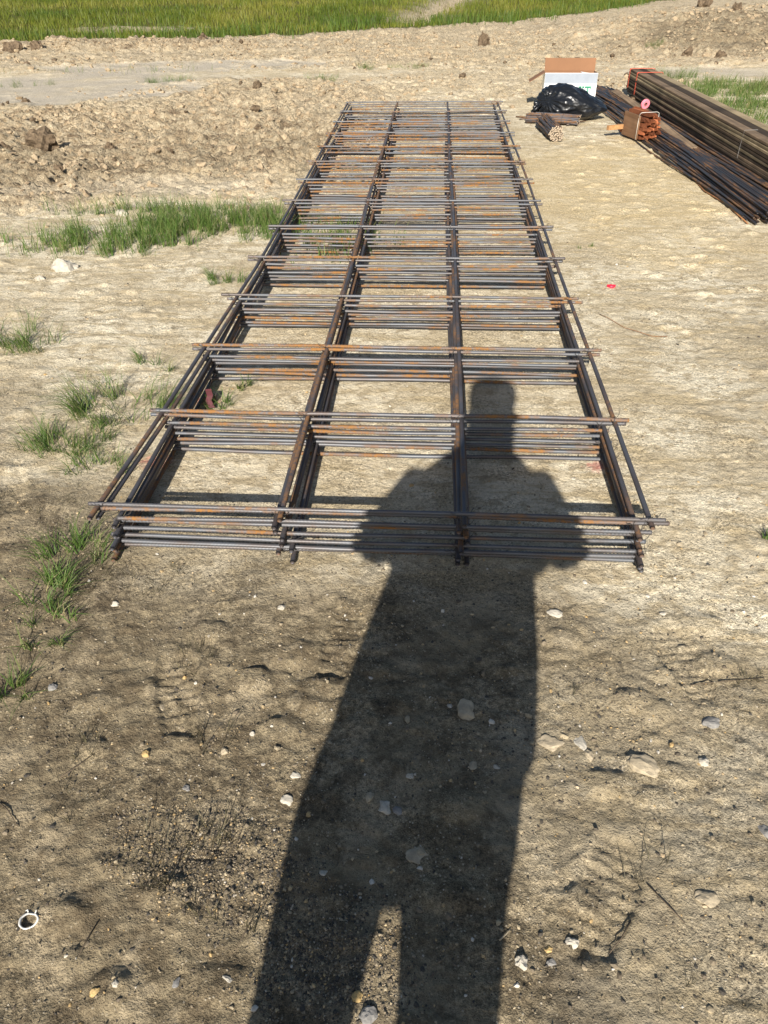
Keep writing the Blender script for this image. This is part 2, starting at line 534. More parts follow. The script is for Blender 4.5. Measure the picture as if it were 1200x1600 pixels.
def height(x, y, Z=None):
    rough, silt, green, br, ochre, paint = Z if Z is not None else zones(x, y)
    h = base_height(x, y)
    pad = sst(-0.45, -0.2, x)*(1-sst(1.85, 2.15, x))*sst(-0.3, -0.1, y)*(1-sst(7.4, 7.7, y))   # flat under the mats
    sm = 1-0.75*pad
    h += 0.010*fbm(x, y, 1.1, 3, 50)*sm
    h += 0.0042*fbm(x, y, 6, 4, 51)*sm*(1-0.7*silt)
    h += 0.0035*fbm(x, y, 30, 3, 52)*(1-0.6*silt)
    # boot and tyre dents
    h -= 0.012*np.clip(fbm(x, y, 3.2, 3, 53)-0.18, 0, 1)*sm
    # small crumbs everywhere in the fine zone
    h += 0.006*lumps(x, y, 0.03, 60, 0.25)*(1-pad*0.3)*(1-silt)
    h += 0.016*lumps(x, y, 0.07, 61, 0.12)*(1-pad)*(1-silt)
    h += 0.0035*lumps(x, y, 0.018, 66, 0.5)*(1-pad*0.5)*(1-silt)*(0.3+br)
    h -= 0.006*(1-pad)*np.clip(0.5-np.abs(fbm(x, y, 2.0, 4, 67))*9, 0, 0.5)      # drag marks and crusts
    for fx, fy, fa in PRINTS:
        a_ = (x-fx)*math.cos(fa)+(y-fy)*math.sin(fa); b2 = -(x-fx)*math.sin(fa)+(y-fy)*math.cos(fa)
        near = (np.abs(a_) < .2) & (np.abs(b2) < .25)
        wd = 0.047+0.012*np.sin(b2*18+1)
        e = np.maximum(np.abs(a_)/wd, np.abs(b2)/0.135)
        e = e+0.12*fbm(x, y, 22, 2, 68)
        ins = 1-sst(0.85, 1.0, e); rim = np.exp(-((e-1.12)/0.12)**2)
        h = h+np.where(near, -0.009*ins+0.0045*rim+0.004*ins*(np.sin(b2*2*math.pi/0.026) > 0.2), 0)
    # the churned earth
    m_ = np.clip(fbm(x, y, 1.4, 4, 54)+0.55, 0, 1)
    wx = x+0.05*fbm(x, y, 5, 4, 57); wy = y+0.05*fbm(x, y, 5, 4, 58)
    h += rough*m_*(0.062*lumps(wx, wy, 0.17, 62, 0.6)+0.085*lumps(wx, wy, 0.42, 63, 0.45)+0.05*lumps(wx, wy, 0.08, 64, 0.7))
    h += rough*0.045*(0.5-np.abs(fbm(x, y, 7, 4, 59, 0.6))*2.2)
    h += rough*0.045*fbm(x, y, 2.2, 5, 55, 0.62)
    h -= rough*0.05*np.clip(np.abs(fbm(x, y, 1.1, 3, 56))*-5+0.6, 0, 1)
    # crack hidden mud slabs
    ruts = np.exp(-((x-(-3.6)-0.25*y*0)**2)/0.03)*0
    h -= silt*0.015
    return h+ruts


xs = axis(-400, [(-9, -4.6, 0.06, 0.022), (-4.6, -1.0, 0.019, 0.016), (-1.0, -0.2, 0.016, 0.009), (-0.2, 2.0, 0.0078, 0.0078), (2.0, 3.6, 0.010, 0.02), (3.6, 9.5, 0.022, 0.06)], 500)
ys = axis(-60, [(-1.75, -1.3, 0.03, 0.008), (-1.3, -0.2, 0.0065, 0.0075), (-0.2, 0.6, 0.008, 0.0105), (0.6, 4.0, 0.0105, 0.018), (4.0, 9.0, 0.017, 0.026), (9.0, 18, 0.026, 0.07), (18, 40, 0.08, 0.5)], 900)
X, Y = np.meshgrid(xs, ys)
x = X.ravel(); y = Y.ravel()
Z = zones(x, y)
H = height(x, y, Z)
nx, ny = len(xs), len(ys)
print('ground', nx, ny, nx*ny)
i = np.arange(nx*ny).reshape(ny, nx)
quads = np.stack([i[:-1, :-1].ravel(), i[:-1, 1:].ravel(), i[1:, 1:].ravel(), i[1:, :-1].ravel()], 1)
gm = np_mesh('ground', np.stack([x, y, H], 1), quads)
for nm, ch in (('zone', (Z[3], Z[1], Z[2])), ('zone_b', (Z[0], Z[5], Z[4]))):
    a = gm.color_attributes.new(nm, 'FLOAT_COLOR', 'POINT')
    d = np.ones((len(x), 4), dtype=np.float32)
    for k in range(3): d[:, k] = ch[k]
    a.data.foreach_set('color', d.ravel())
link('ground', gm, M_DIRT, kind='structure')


def HZ(px, py):
    return float(height(np.array([float(px)]), np.array([float(py)]))[0])


# ------------------------------------------------------------------ loose stones
def ico(sub):
    import bmesh
    bm = bmesh.new(); bmesh.ops.create_icosphere(bm, subdivisions=sub, radius=1.0)
    bm.verts.ensure_lookup_table()
    V = np.array([v.co[:] for v in bm.verts]); Fc = np.array([[q.index for q in f.verts] for f in bm.faces])
    bm.free()
    return V, Fc


ICO1, ICOF1 = ico(1)
ICO3, ICOF3 = ico(3)


def scatter_rocks(name, P, size, mat, flat=(0.45, 0.9), tones=None, sink=0.35, smooth=False, **k):
    n_ = len(P)
    nv = len(ICO1)
    V = np.repeat(ICO1[None], n_, 0)*(1+0.28*rng.standard_normal((n_, nv, 1)).clip(-1.3, 1.3))
    sc = np.stack([rng.uniform(0.7, 1.25, n_), rng.uniform(0.7, 1.25, n_), rng.uniform(*flat, n_)], 1)*size[:, None]
    V = V*sc[:, None, :]
    a = rng.uniform(0, 2*math.pi, n_); ca, sa = np.cos(a)[:, None], np.sin(a)[:, None]
    vx = V[..., 0]*ca-V[..., 1]*sa; vy = V[..., 0]*sa+V[..., 1]*ca
    V = np.stack([vx, vy, V[..., 2]], -1)
    z = height(P[:, 0], P[:, 1])
    V[..., 0] += P[:, 0:1]; V[..., 1] += P[:, 1:2]; V[..., 2] += (z+sc[:, 2]*(0.5-sink))[:, None]
    Fc = (ICOF1[None]+(np.arange(n_)*nv)[:, None, None]).reshape(-1, 3)
    me = np_mesh(name, V.reshape(-1, 3), None, Fc, smooth)
    if tones is not None:
        at = me.color_attributes.new('tone', 'FLOAT_COLOR', 'POINT')
        d = np.ones((n_*nv, 4), dtype=np.float32)
        d[:, 0] = np.repeat(tones, nv)
        at.data.foreach_set('color', d.ravel())
    return link(name, me, mat, kind='stuff', **k)


def accept(n_, x0, x1, y0, y1, dens):
    P = np.stack([rng.uniform(x0, x1, n_), rng.uniform(y0, y1, n_)], 1)
    return P[rng.random(n_) < dens(P[:, 0], P[:, 1])]


def grav_d(x, y):
    d = 0.22+0.8*np.clip(fbm(x, y, 2.4, 4, 70)*2.2-0.1, 0, 1)
    d = d*(1-0.75*sst(-0.3, 0.4, y))
    d = np.maximum(d, 1.0*blob(x, y, 0.52, -0.98, 0.16, 0.10, 0.5, 71, 0.6))
    d = np.maximum(d, 1.0*blob(x, y, 0.84, -1.16, 0.10, 0.10, 0.5, 72, 0.6))
    d = np.maximum(d, 0.35*blob(x, y, 0.15, -0.75, 0.18, 0.2, 0.5, 73, 0.8))
    return d


P = accept(60000, -0.35, 2.3, -1.6, 0.3, grav_d)
S = 0.0014*np.exp(rng.standard_normal(len(P))*0.5).clip(0.4, 3.5)
scatter_rocks('gravel', P, S, M_PEB, tones=rng.random(len(P))**1.7)
P = accept(6000, -1.5, 3.6, -1.6, 3.5, lambda x, y: 0.2+0.8*(1-sst(-0.3, 0.6, y)))
S = 0.0036*np.exp(rng.standard_normal(len(P))*0.4).clip(0.5, 2.6)
scatter_rocks('gravel', P, S, M_PEB, tones=np.clip(rng.random(len(P))*1.1, 0, 1))
P = accept(9000, -1.5, 3.6, 0.0, 6, lambda x, y: 0.15+0.85*np.clip(fbm(x, y, 1.7, 3, 75)*2, 0, 1))
S = 0.0032*np.exp(rng.standard_normal(len(P))*0.4).clip(0.5, 2.6)
scatter_rocks('gravel', P, S, M_PEB, tones=0.35+0.6*rng.random(len(P)))
P = accept(60000, 0.2, 1.05, -1.28, -0.6, lambda x, y: np.maximum.reduce([blob(x, y, 0.55, -0.97, 0.20, 0.10, 0.5, 71, 0.8, -0.3), blob(x, y, 0.82, -1.15, 0.13, 0.10, 0.5, 72, 0.8), 0.25*blob(x, y, 0.42, -0.52, 0.14, 0.06, 0.5, 78, 0.9)])*0.75)
S = 0.0015*np.exp(rng.standard_normal(len(P))*0.45).clip(0.4, 3.0)
scatter_rocks('gravel', P, S, M_PEB, tones=rng.random(len(P))**2.2)
# clods of churned earth
P = accept(80000, -9, 9, 3.2, 17.5, lambda x, y: zones(x, y)[0]*np.clip(fbm(x, y, 1.3, 3, 76)*1.6+0.35, 0.03, 1))
S = 0.012*np.exp(rng.standard_normal(len(P))*0.6).clip(0.4, 4.2)
scatter_rocks('dirt_clods', P, S, M_CLOD, (0.5, 0.9), smooth=False)
P = accept(3500, -9, 9, 3.2, 17.5, lambda x, y: zones(x, y)[0]*np.clip(fbm(x, y, 1.3, 3, 77)*2, 0.0, 1))
S = 0.022*np.exp(rng.standard_normal(len(P))*0.5).clip(0.4, 2.6)
scatter_rocks('dirt_clods', P, S, M_CLOD_DARK, (0.5, 0.9))


def rock_mesh(name, sx, sy, sz, seed, rough=0.25, facets=True):
    r = np.random.default_rng(seed)
    V = ICO3.copy()
    # cut by random planes -> broken stone
    for _ in range(9 if facets else 4):
        nrm = r.standard_normal(3); nrm /= np.linalg.norm(nrm)
        d = r.uniform(0.62, 0.92)
        s_ = V@nrm-d
        V -= np.outer(np.clip(s_, 0, None), nrm)*0.95
    off = Vector(r.uniform(-50, 50, 3))
    out = []
    for v in V:
        q = mnoise.fractal(Vector(v)*1.8+off, 1.0, 2.1, 4)
        out.append(v*(1+rough*q))
    V = np.array(out)*np.array([sx, sy, sz])
    return np_mesh(name, V, None, ICOF3, smooth=False)


def stone(px, py, wpx, mat, label, flat=0.45, seed=0, asp=1.0, rot=0.0, name='stone', cat='stone', rough=0.25, sink=0.78):
    gx, gy = G(px, py)
    depth = math.hypot(gx-CAM[0], gy-CAM[1])*math.cos(PITCH)+1.5*math.sin(PITCH)
    s_ = wpx*depth/F_PX/2
    me = rock_mesh(name, s_*1.1, s_*asp*1.1, s_*flat*1.3, seed+int(px*7+py), rough)
    o = link(name, me, mat, label=label, cat=cat, loc=(gx, gy, HZ(gx, gy)+s_*flat*(0.6-sink)))
    o.rotation_euler = (random.uniform(-.15, .15), random.uniform(-.15, .15), rot)
    return o


STONES = [
    (103, 420, 40, 'W', 'large white rock left of the mats, below the long grass strip', .6, .8),
    (447, 1247, 22, 'W', 'angular pale stone just left of the person shadow', .5, .8),
    (600, 1262, 25, 'W', 'largest pale stone inside the leg shadow, at knee height', .5, .8),
    (577, 1247, 15, 'T', 'small tan stone touching the upper left of the big pale stone in shadow', .5, 1.2),
    (622, 1266, 16, 'G', 'dull grey stone at the right side of the big pale shaded stone', .4, .8),
    (727, 1108, 31, 'T', 'flat angular tan slab in the middle of the torso shadow', .35, 1.1),
    (740, 1195, 14, 'T', 'small pinkish stone below the flat slab in shadow', .5, 1.1),
    (776, 1197, 10, 'W', 'little square pale stone in shadow near its right edge', .5, .9),
    (641, 1213, 12, 'W', 'small chalky stone in shadow above the large pale one', .5, .9),
    (652, 1335, 36, 'T', 'broad flat tan stone sunk in the soil above the gap between the leg shadows', .2, .9),
    (505, 1368, 12, 'W', 'small pale stone alone in the left leg shadow', .4, .8),
    (868, 958, 24, 'W', 'flat whitish stone right of the shadow, just below the mats', .3, .6),
    (1035, 960, 9, 'W', 'tiny white pebble below the right corner of the mats', .6, .9),
    (815, 1506, 22, 'W', 'round whitish pebble at lower right with a dark shadow behind it', .8, .9),
    (893, 1475, 21, 'W', 'bright white stone in the lower right foreground', .6, .8),
    (1103, 1405, 32, 'T', 'flat pale pink stone near the right edge, low in the picture', .25, .7),
    (1110, 1128, 28, 'G', 'flat streaked grey stone on the right side', .3, .7),
    (1002, 1196, 50, 'T', 'wide crusty tan slab with brown spots right of the shadow', .25, .7),
    (1100, 1192, 14, 'W', 'round white pebble right of the crusty slab', .7, .9),
    (920, 1182, 15, 'T', 'small tan stone left of the crusty slab', .6, 1.2),
    (908, 1160, 20, 'W', 'narrow whitish stone beside the shadow edge', .4, 1.3),
    (860, 1160, 38, 'T', 'rounded flat beige stone sunk at the right edge of the shadow', .2, .7),
    (862, 1504, 16, 'G', 'dark grey pebble right of the round whitish pebble', .6, .8),
    (857, 1484, 12, 'Y', 'yellow pebble above the dark grey pebble', .5, .8),
    (575, 1590, 30, 'G', 'grey stone at the bottom edge between the legs of the shadow', .6, .9),
    (558, 1558, 18, 'Y', 'yellowish stone between the legs of the shadow, near the bottom', .6, 1.0),
    (150, 1553, 11, 'Y', 'small yellow pebble at lower left', .7, 1.2),
    (184, 1543, 9, 'W', 'small white pebble right of the yellow one at lower left', .7, 1.0),
    (357, 1535, 16, 'W', 'flat white chip left of the shadow near the bottom', .25, .5),
    (229, 1180, 13, 'Y', 'pale yellow pebble on the left foreground soil', .6, .9),
    (291, 1232, 11, 'G', 'round blue grey pebble on the left foreground soil', .7, .9),
    (350, 1174, 14, 'T', 'tan lump of stone in the left foreground', .6, .9),
    (462, 1211, 17, 'W', 'thin pale flake at the left edge of the shadow', .3, .7),
    (394, 1147, 9, 'W', 'bright little pebble among dry stems on the left', .6, .9),
    (440, 951, 11, 'W', 'white pebble below the front of the mats, left of the shadow', .6, .9),
    (180, 943, 12, 'W', 'white pebble below the front left corner of the mats', .6, .9),
    (83, 1074, 14, 'G', 'grey stone near the left edge by the grass', .6, .9),
    (250, 1105, 14, 'T', 'grey brown stone on the soil left of the shadow', .5, .9),
    (896, 748, 7, 'W', 'white pebble inside the near right cell of the mats', .7, .9),
    (1062, 850, 9, 'T', 'small tan stone right of the front corner of the mats', .6, .9),
    (703, 1100, 9, 'W', 'small chip at the upper left of the flat shaded slab', .5, .9),
    (1195, 1300, 16, 'G', 'dark stone at the right edge of the foreground', .6, 1.3),
    (276, 1538, 10, 'G', 'bluish flake of stone at lower left', .3, 1.4),
    (62, 436, 16, 'W', 'small white stone left of the large white rock', .5, .7),
    (190, 335, 22, 'W', 'pale stone half hidden in the long grass strip', .5, .7),
    (1155, 33, 14, 'W', 'white stone far off on the spoil bank at upper right', .6, .8),
]
MS = {'W': M_STONE_W, 'T': M_STONE_T, 'G': M_STONE_G, 'Y': M_STONE_Y}
for q in STONES:
    stone(q[0], q[1], q[2], MS[q[3]], q[4], q[5], 1, q[6], random.uniform(-.5, .5))
CLODS = [
    (68, 236, 40, 'large dark clod of earth among the churned soil on the left', .75),
    (755, 72, 16, 'dark upright clod beyond the far end of the mats', 1.1),
    (40, 160, 12, 'dark clod at the edge of the grey silt on the left', .7),
    (92, 270, 14, 'small dark clod below the large one', .7),
    (173, 230, 14, 'round brown clod in the middle of the churned soil', .8),
    (402, 142, 14, 'dark clod between the silt and the mats', .7),
    (400, 178, 12, 'small dark clod left of the far end of the mats', .7),
    (10, 245, 16, 'dark clod at the left edge of the picture', .7),
    (1073, 92, 14, 'brown clod on the grey strip behind the timber', .8),
    (1125, 96, 16, 'rounded brown clod right of its neighbour behind the timber', .8),
    (1090, 52, 18, 'dark crumbling clod on the spoil bank', .7),
    (1140, 62, 16, 'dark clod at the right of the spoil bank', .7),
    (722, 122, 12, 'small clod behind the far end of the mats', .7),
    (22, 83, 24, 'dark clod at the left under the meadow edge', .8),
    (60, 82, 18, 'second dark clod from the left under the meadow edge', .8),
    (318, 68, 12, 'dark clod below the meadow edge in the middle left', .8),
]
for q in CLODS:
    stone(q[0], q[1], q[2], M_CLOD_DARK, q[3], q[4], 2, .8, random.uniform(-.6, .6), name='dirt_clod', cat='dirt clod', rough=0.55, sink=0.25)


# ------------------------------------------------------------------ grass
def grass_mat(name, c1, c2, c3):
    mt, n, b = new_mat(name)
    at = N(n, 'ShaderNodeAttribute'); at.attribute_name = 'tone'
    sp = N(n, 'ShaderNodeSeparateColor'); n.links.new(at.outputs['Color'], sp.inputs[0])
    c = ramp(n, sp.outputs[0], [(0.0, c1), (0.55, c2), (1.0, c3)])
    n.links.new(c, b.inputs['Base Color'])
    b.inputs['Roughness'].default_value = 0.55
    b.inputs['Specular IOR Level'].default_value = 0.3
    tr = n.nodes.new('ShaderNodeBsdfTranslucent'); n.links.new(c, tr.inputs[0])
    mx = n.nodes.new('ShaderNodeMixShader'); mx.inputs[0].default_value = 0.25
    out = n.nodes['Material Output']
    n.links.new(b.outputs[0], mx.inputs[1]); n.links.new(tr.outputs[0], mx.inputs[2])
    n.links.new(mx.outputs[0], out.inputs[0])
    return mt


M_GRASS = grass_mat('grass_blades', (0.045, 0.090, 0.016), (0.09, 0.160, 0.028), (0.27, 0.24, 0.11))
M_MEADOW = grass_mat('meadow_blades', (0.050, 0.090, 0.009), (0.125, 0.150, 0.014), (0.20, 0.19, 0.035))
M_MEADOW_E = grass_mat('meadow_edge_blades', (0.035, 0.075, 0.010), (0.085, 0.14, 0.018), (0.19, 0.20, 0.05))
M_DRY = grass_mat('dry_stems', (0.04, 0.035, 0.022), (0.075, 0.065, 0.035), (0.17, 0.15, 0.08))


def blades(P, z, h, wid, lean, ang, tones, name, mat, **k):
    """each blade a curved tapering strip of three segments"""
    n_ = len(P)
    L = np.array([0, 0.38, 0.72, 1.0])
    Wd = np.array([1.0, 0.85, 0.5, 0.0])
    dx, dy = np.cos(ang), np.sin(ang)
    px, py = -dy, dx
    # mixed facing so strips are seen from any side
    fa = rng.uniform(0, math.pi, n_); px, py = np.cos(fa), np.sin(fa)
    V = np.zeros((n_, 7, 3))
    for i_, (l, wd) in enumerate(zip(L, Wd)):
        bx = P[:, 0]+dx*lean*h*l**1.8; by = P[:, 1]+dy*lean*h*l**1.8
        bz = z+h*l*np.sqrt(np.clip(1-(0.45*lean*l)**2, 0.15, 1))-0.002
        bz = bz-h*0.35*np.clip(lean-0.8, 0, 2)*l**2
        if i_ < 3:
            V[:, i_*2] = np.stack([bx-px*wid*wd/2, by-py*wid*wd/2, bz], 1)
            V[:, i_*2+1] = np.stack([bx+px*wid*wd/2, by+py*wid*wd/2, bz], 1)
        else:
            V[:, 6] = np.stack([bx, by, bz], 1)
    o = (np.arange(n_)*7)[:, None]
    q = np.concatenate([o+np.array([0, 1, 3, 2]), o+np.array([2, 3, 5, 4])])
    t = o+np.array([4, 5, 6])
    me = np_mesh(name, V.reshape(-1, 3), q, t, True)
    at = me.color_attributes.new('tone', 'FLOAT_COLOR', 'POINT')
    d = np.ones((n_*7, 4), dtype=np.float32); d[:, 0] = np.repeat(tones, 7)
    at.data.foreach_set('color', d.ravel())
    return link(name, me, mat, **k)


def tuft(px, py, rad, n_, h, label, mat=None, lean=(0.15, 1.25), wid=0.0026, name='grass_tuft', cat='grass tuft', yx=0.7, world=False, **k):
    gx, gy = (px, py) if world else G(px, py)
    # several roots
    if mat is None:
        rad *= 1.35; n_ = int(n_*1.3)
    nr = max(2, n_//16) if mat is None else max(3, n_//4)
    r = rad*np.sqrt(rng.random(n_))*(0.55+0.45*rng.random(n_)); a = rng.uniform(0, 2*math.pi, n_)
    R_ = rng.integers(0, nr, n_); ra = rng.uniform(0, 2*math.pi, nr); rr = rad*np.sqrt(rng.random(nr))
    cx = rr[R_]*np.cos(ra[R_])+r*0.25*np.cos(a); cy = (rr[R_]*np.sin(ra[R_])+r*0.25*np.sin(a))*yx
    P = np.stack([gx+cx, gy+cy], 1)
    z = height(P[:, 0], P[:, 1])
    hh = h*rng.uniform(0.35, 1.1, n_)
    ln = rng.uniform(lean[0], lean[1], n_)
    out = np.arctan2(cy, cx)+rng.normal(0, 1.1, n_)
    V = blades(P, z, hh, wid*rng.uniform(0.6, 1.2, n_), ln, out, np.clip(rng.normal(0.5, 0.25, n_), 0, 1), name, mat or M_GRASS, label=label, cat=cat, **k)
    return V


TUFTS = [
    (190, 640, .11, 330, .105, 'dense green tuft of grass against the left side of the mats'),
    (85, 700, .09, 170, .07, 'spreading low tuft at left, below and left of the dense tuft', ),
    (150, 730, .08, 130, .06, 'sparse sprawling tuft between the dense tuft and the front left corner'),
    (130, 690, .09, 120, .06, 'thin runners of grass between the two left tufts'),
    (120, 868, .07, 150, .07, 'green tuft touching the front left corner of the mats'),
    (60, 935, .06, 110, .07, 'straggly tuft at left below the corner of the mats'),
    (72, 985, .055, 90, .05, 'low straggly tuft nearer the viewer on the left'),
    (8, 1085, .04, 90, .05, 'dark tuft cut by the left edge of the picture'),
    (22, 535, .11, 170, .09, 'grass tuft at the left edge level with the third row of bars'),
    (68, 545, .08, 80, .07, 'thin tuft just right of the tuft at the left edge'),
    (243, 570, .07, 60, .06, 'sparse weed tuft standing alone left of the mats'),
    (350, 438, .09, 150, .085, 'green tuft beside the left edge of the mats at the fifth row'),
    (348, 632, .06, 110, .06, 'grass tuft growing up inside the near left cells of the mats'),
    (375, 605, .04, 50, .06, 'small tuft growing between the left bars and the middle bar'),
    (505, 125, .22, 160, .10, 'low grass tuft at the far left corner of the mats'),
    (570, 108, .12, 110, .12, 'small tuft behind the far end of the mats'),
    (640, 106, .25, 200, .07, 'low patchy tuft behind the far end of the mats'),
    (1048, 122, .24, 420, .16, 'bright green tuft right behind the timber bundle'),
    (1012, 84, .16, 140, .12, 'small bright tuft far off above the timber'),
    (262, 126, .26, 240, .10, 'grass tuft on the grey silt at upper left'),
    (1095, 152, .15, 160, .10, 'small tuft between the timber bundle and the long grass patch'),
    (40, 132, .28, 110, .10, 'thin tuft on the grey silt near the left edge'),
    (908, 388, .06, 30, .03, 'tiny dry weed right of the mats'),
    (545, 350, .22, 200, .05, 'low green weeds growing under the mats at the seventh row'),
    (1190, 852, .04, 40, .04, 'wisp of weed at the right edge below the mats'),
]
for q in TUFTS:
    wild = 1.35 if q[0] < 300 and q[1] > 500 else 1.0
    tuft(q[0], q[1], q[2]*wild, q[3], q[4]*wild*1.15, q[5], lean=(0.2, 1.25*wild), wid=0.0030)
# dark dry stems in the foreground
DRY = [
    (265, 1345, .085, 60, .085, 'upright thin dark weed stems in the left foreground'),
    (360, 1300, .05, 22, .10, 'tall thin stems just left of the leg shadow'),
    (330, 1160, .05, 16, .08, 'few dark stems left of the torso shadow'),
    (110, 1250, .06, 16, .06, 'sparse dark stems near the left edge'),
    (345, 1440, .05, 14, .07, 'sparse dark stems by the calf shadow'),
    (300, 1030, .06, 30, .05, 'wiry dead weeds below the front of the mats'),
    (250, 905, .08, 40, .05, 'wiry weeds right under the front left bars'),
    (150, 905, .07, 45, .05, 'dry weeds at the front left corner of the mats'),
    (130, 1170, .05, 20, .05, 'dry wisps near the left edge'),
    (1010, 1370, .05, 9, .07, 'dry stalks in the right foreground'),
    (890, 1085, .04, 8, .05, 'thin stalks beside the right edge of the shadow'),
    (1060, 1560, .04, 7, .07, 'long thin stalks at the lower right'),
    (1190, 1060, .06, 36, .04, 'tangled dead roots at the right edge'),
    (60, 780, .12, 60, .05, 'wiry weeds at left of the near cells'),
    (30, 620, .12, 40, .05, 'wiry weeds at the left edge'),
]
for q in DRY:
    tuft(q[0], q[1], q[2]*1.3, int(q[3]*1.8), q[4], q[5], mat=M_DRY, lean=(0.1, 1.3), wid=0.0017, name='dry_weed', cat='weed')


def patch(name, n_, box, dens, h, wid, mat, lean=(0.2, 0.7), tone=(0.5, 0.22), hvar=None, tz=None):
    P = accept(n_, *box, dens)
    z = height(P[:, 0], P[:, 1])
    m_ = len(P)
    hh = h*rng.uniform(0.4, 1.15, m_)
    if hvar is not None: hh = hh*hvar(P[:, 0], P[:, 1])
    t = rng.normal(tone[0], tone[1], m_)
    if tz is not None: t = t+tz(P[:, 0], P[:, 1])
    return blades(P, z, hh, wid*rng.uniform(0.6, 1.3, m_), rng.uniform(*lean, m_), rng.uniform(0, 2*math.pi, m_), np.clip(t, 0, 1), name, mat, kind='stuff')


def strip_d(x, y):
    a = 0.8*blob(x, y, -1.15, 3.05, 0.50, 0.22, 0.3, 80, 0.9, 0.1)
    b_ = blob(x, y, -0.62, 3.42, 0.50, 0.20, 0.25, 81, 0.6, 0.15)
    c_ = blob(x, y, -0.95, 3.75, 0.75, 0.12, 0.4, 82, 0.8)*0.4
    d_ = blob(x, y, -0.15, 3.35, 0.25, 0.22, 0.4, 83, 0.8)*0.5
    f_ = blob(x, y, 0.35, 3.1, 0.3, 0.3, 0.5, 84, 0.8)*0.25
    return np.maximum.reduce([a*0.8, b_, c_, d_, f_])*np.clip(fbm(x, y, 7, 3, 85)*3+0.75, 0, 1)


patch('grass', 46000, (-2.2, 0.8, 2.6, 4.1), strip_d, 0.14, 0.0040, M_GRASS, (0.15, 0.7), (0.5, 0.22))


def right_d(x, y):
    a = blob(x, y, 4.95, 9.4, 0.9, 0.55, 0.3, 86, 0.7, 0.0)
    b_ = blob(x, y, 4.75, 7.9, 0.8, 0.8, 0.35, 87, 0.8)
    return np.maximum(a, b_*0.75)*np.clip(fbm(x, y, 4, 3, 88)*2+0.55, 0, 1)


patch('grass', 42000, (3.7, 6.8, 6.6, 10.8), right_d, 0.13, 0.006, M_GRASS, (0.2, 0.8), (0.6, 0.22))


def silt_d(x, y):
    a = blob(x, y, -4.6, 11.7, 1.7, 0.28, 0.4, 90, 0.8, 0.12)
    return a*np.clip(fbm(x, y, 3, 3, 91)*2+0.2, 0, 1)*0.6


patch('grass', 6000, (-7, 0, 10.5, 13.5), silt_d, 0.13, 0.006, M_GRASS, (0.2, 0.9), (0.65, 0.25))


def mead_d(x, y):
    g = zones(x, y)[2]
    return g*np.clip(0.75+fbm(x, y, 0.9, 3, 92), 0.15, 1)*np.clip(1.15-(y-16)/40, 0.35, 1)


patch('meadow_grass', 190000, (-22, 14, 14.5, 42), mead_d, 0.20, 0.016, M_MEADOW, (0.1, 0.6), (0.5, 0.16), hvar=lambda x, y: 0.9+1.0*fbm(x, y, 0.7, 3, 97),
      tz=lambda x, y: 0.9*fbm(x, y, 0.35, 4, 93)+0.12*sst(20, 30, y))


def edge_d(x, y):
    e = y-grass_edge(x)
    gl = np.abs(x-(0.25+(y-21.9)*0.14))
    return sst(-0.9, 0.35, e+0.9*fbm(x, y, 2.2, 4, 96))*(1-sst(0.9, 1.9, e))*np.clip(0.8+1.2*fbm(x, y, 1.1, 3, 94), 0.1, 1)*(1-0.97*np.exp(-(gl/0.8)**2))


patch('meadow_grass', 90000, (-20, 12, 13, 33), edge_d, 0.36, 0.014, M_MEADOW_E, (0.1, 0.5), (0.46, 0.22),
      hvar=lambda x, y: 0.75+0.7*fbm(x, y, 0.8, 2, 95))

# ------------------------------------------------------------------ steel bars


def bar_mesh(name, length, r, axis_='x', bow=0.0, seed=0, pitch=0.0112, ns=8, lat=None, ribs=True):
    step = pitch/2
    n_ = int(length/step) if ribs else 40
    s_ = np.linspace(0, length, n_)
    rr = np.random.default_rng(seed)
    th = np.arange(ns)*2*math.pi/ns
    S_, T = np.meshgrid(s_, th, indexing='ij')
    k_ = (np.arange(n_) % 2)[:, None]
    rad = r*(0.95+(0.26*k_*np.abs(np.cos(T))**0.5 if ribs else 0))+0*T
    along = S_+0.28*pitch*np.sin(T)*(1 if ribs else 0)
    along[0] = 0; along[-1] = length
    u = s_/length
    ph = rr.uniform(0, 6, 4)
    l_ = bow*(np.sin(math.pi*u)+0.4*np.sin(2.3*math.pi*u+ph[0])+0.25*np.sin(5*math.pi*u+ph[1]))
    if lat is not None: l_ = l_+np.interp(s_, lat[0], lat[1])
    v_ = 0.25*bow*np.sin(3*math.pi*u+ph[2])
    a = l_[:, None]+rad*np.cos(T)
    b_ = v_[:, None]+rad*np.sin(T)
    V = np.stack([along, a, b_], -1) if axis_ == 'x' else np.stack([a, along, b_], -1)
    i_ = np.arange(n_*ns).reshape(n_, ns)
    j = np.roll(i_, -1, 1)
    q = np.stack([i_[:-1].ravel(), j[:-1].ravel(), j[1:].ravel(), i_[1:].ravel()], 1)
    if axis_ == 'x': q = q[:, ::-1]
    V = V.reshape(-1, 3)
    c0 = V[:ns].mean(0); c1 = V[-ns:].mean(0)
    nn = len(V)
    V = np.vstack([V, c0, c1])
    t = [(k, (k+1) % ns, nn) for k in range(ns)]+[((n_-1)*ns+(k+1) % ns, (n_-1)*ns+k, nn+1) for k in range(ns)]
    me = np_mesh(name, V, q, t, True)
    return me


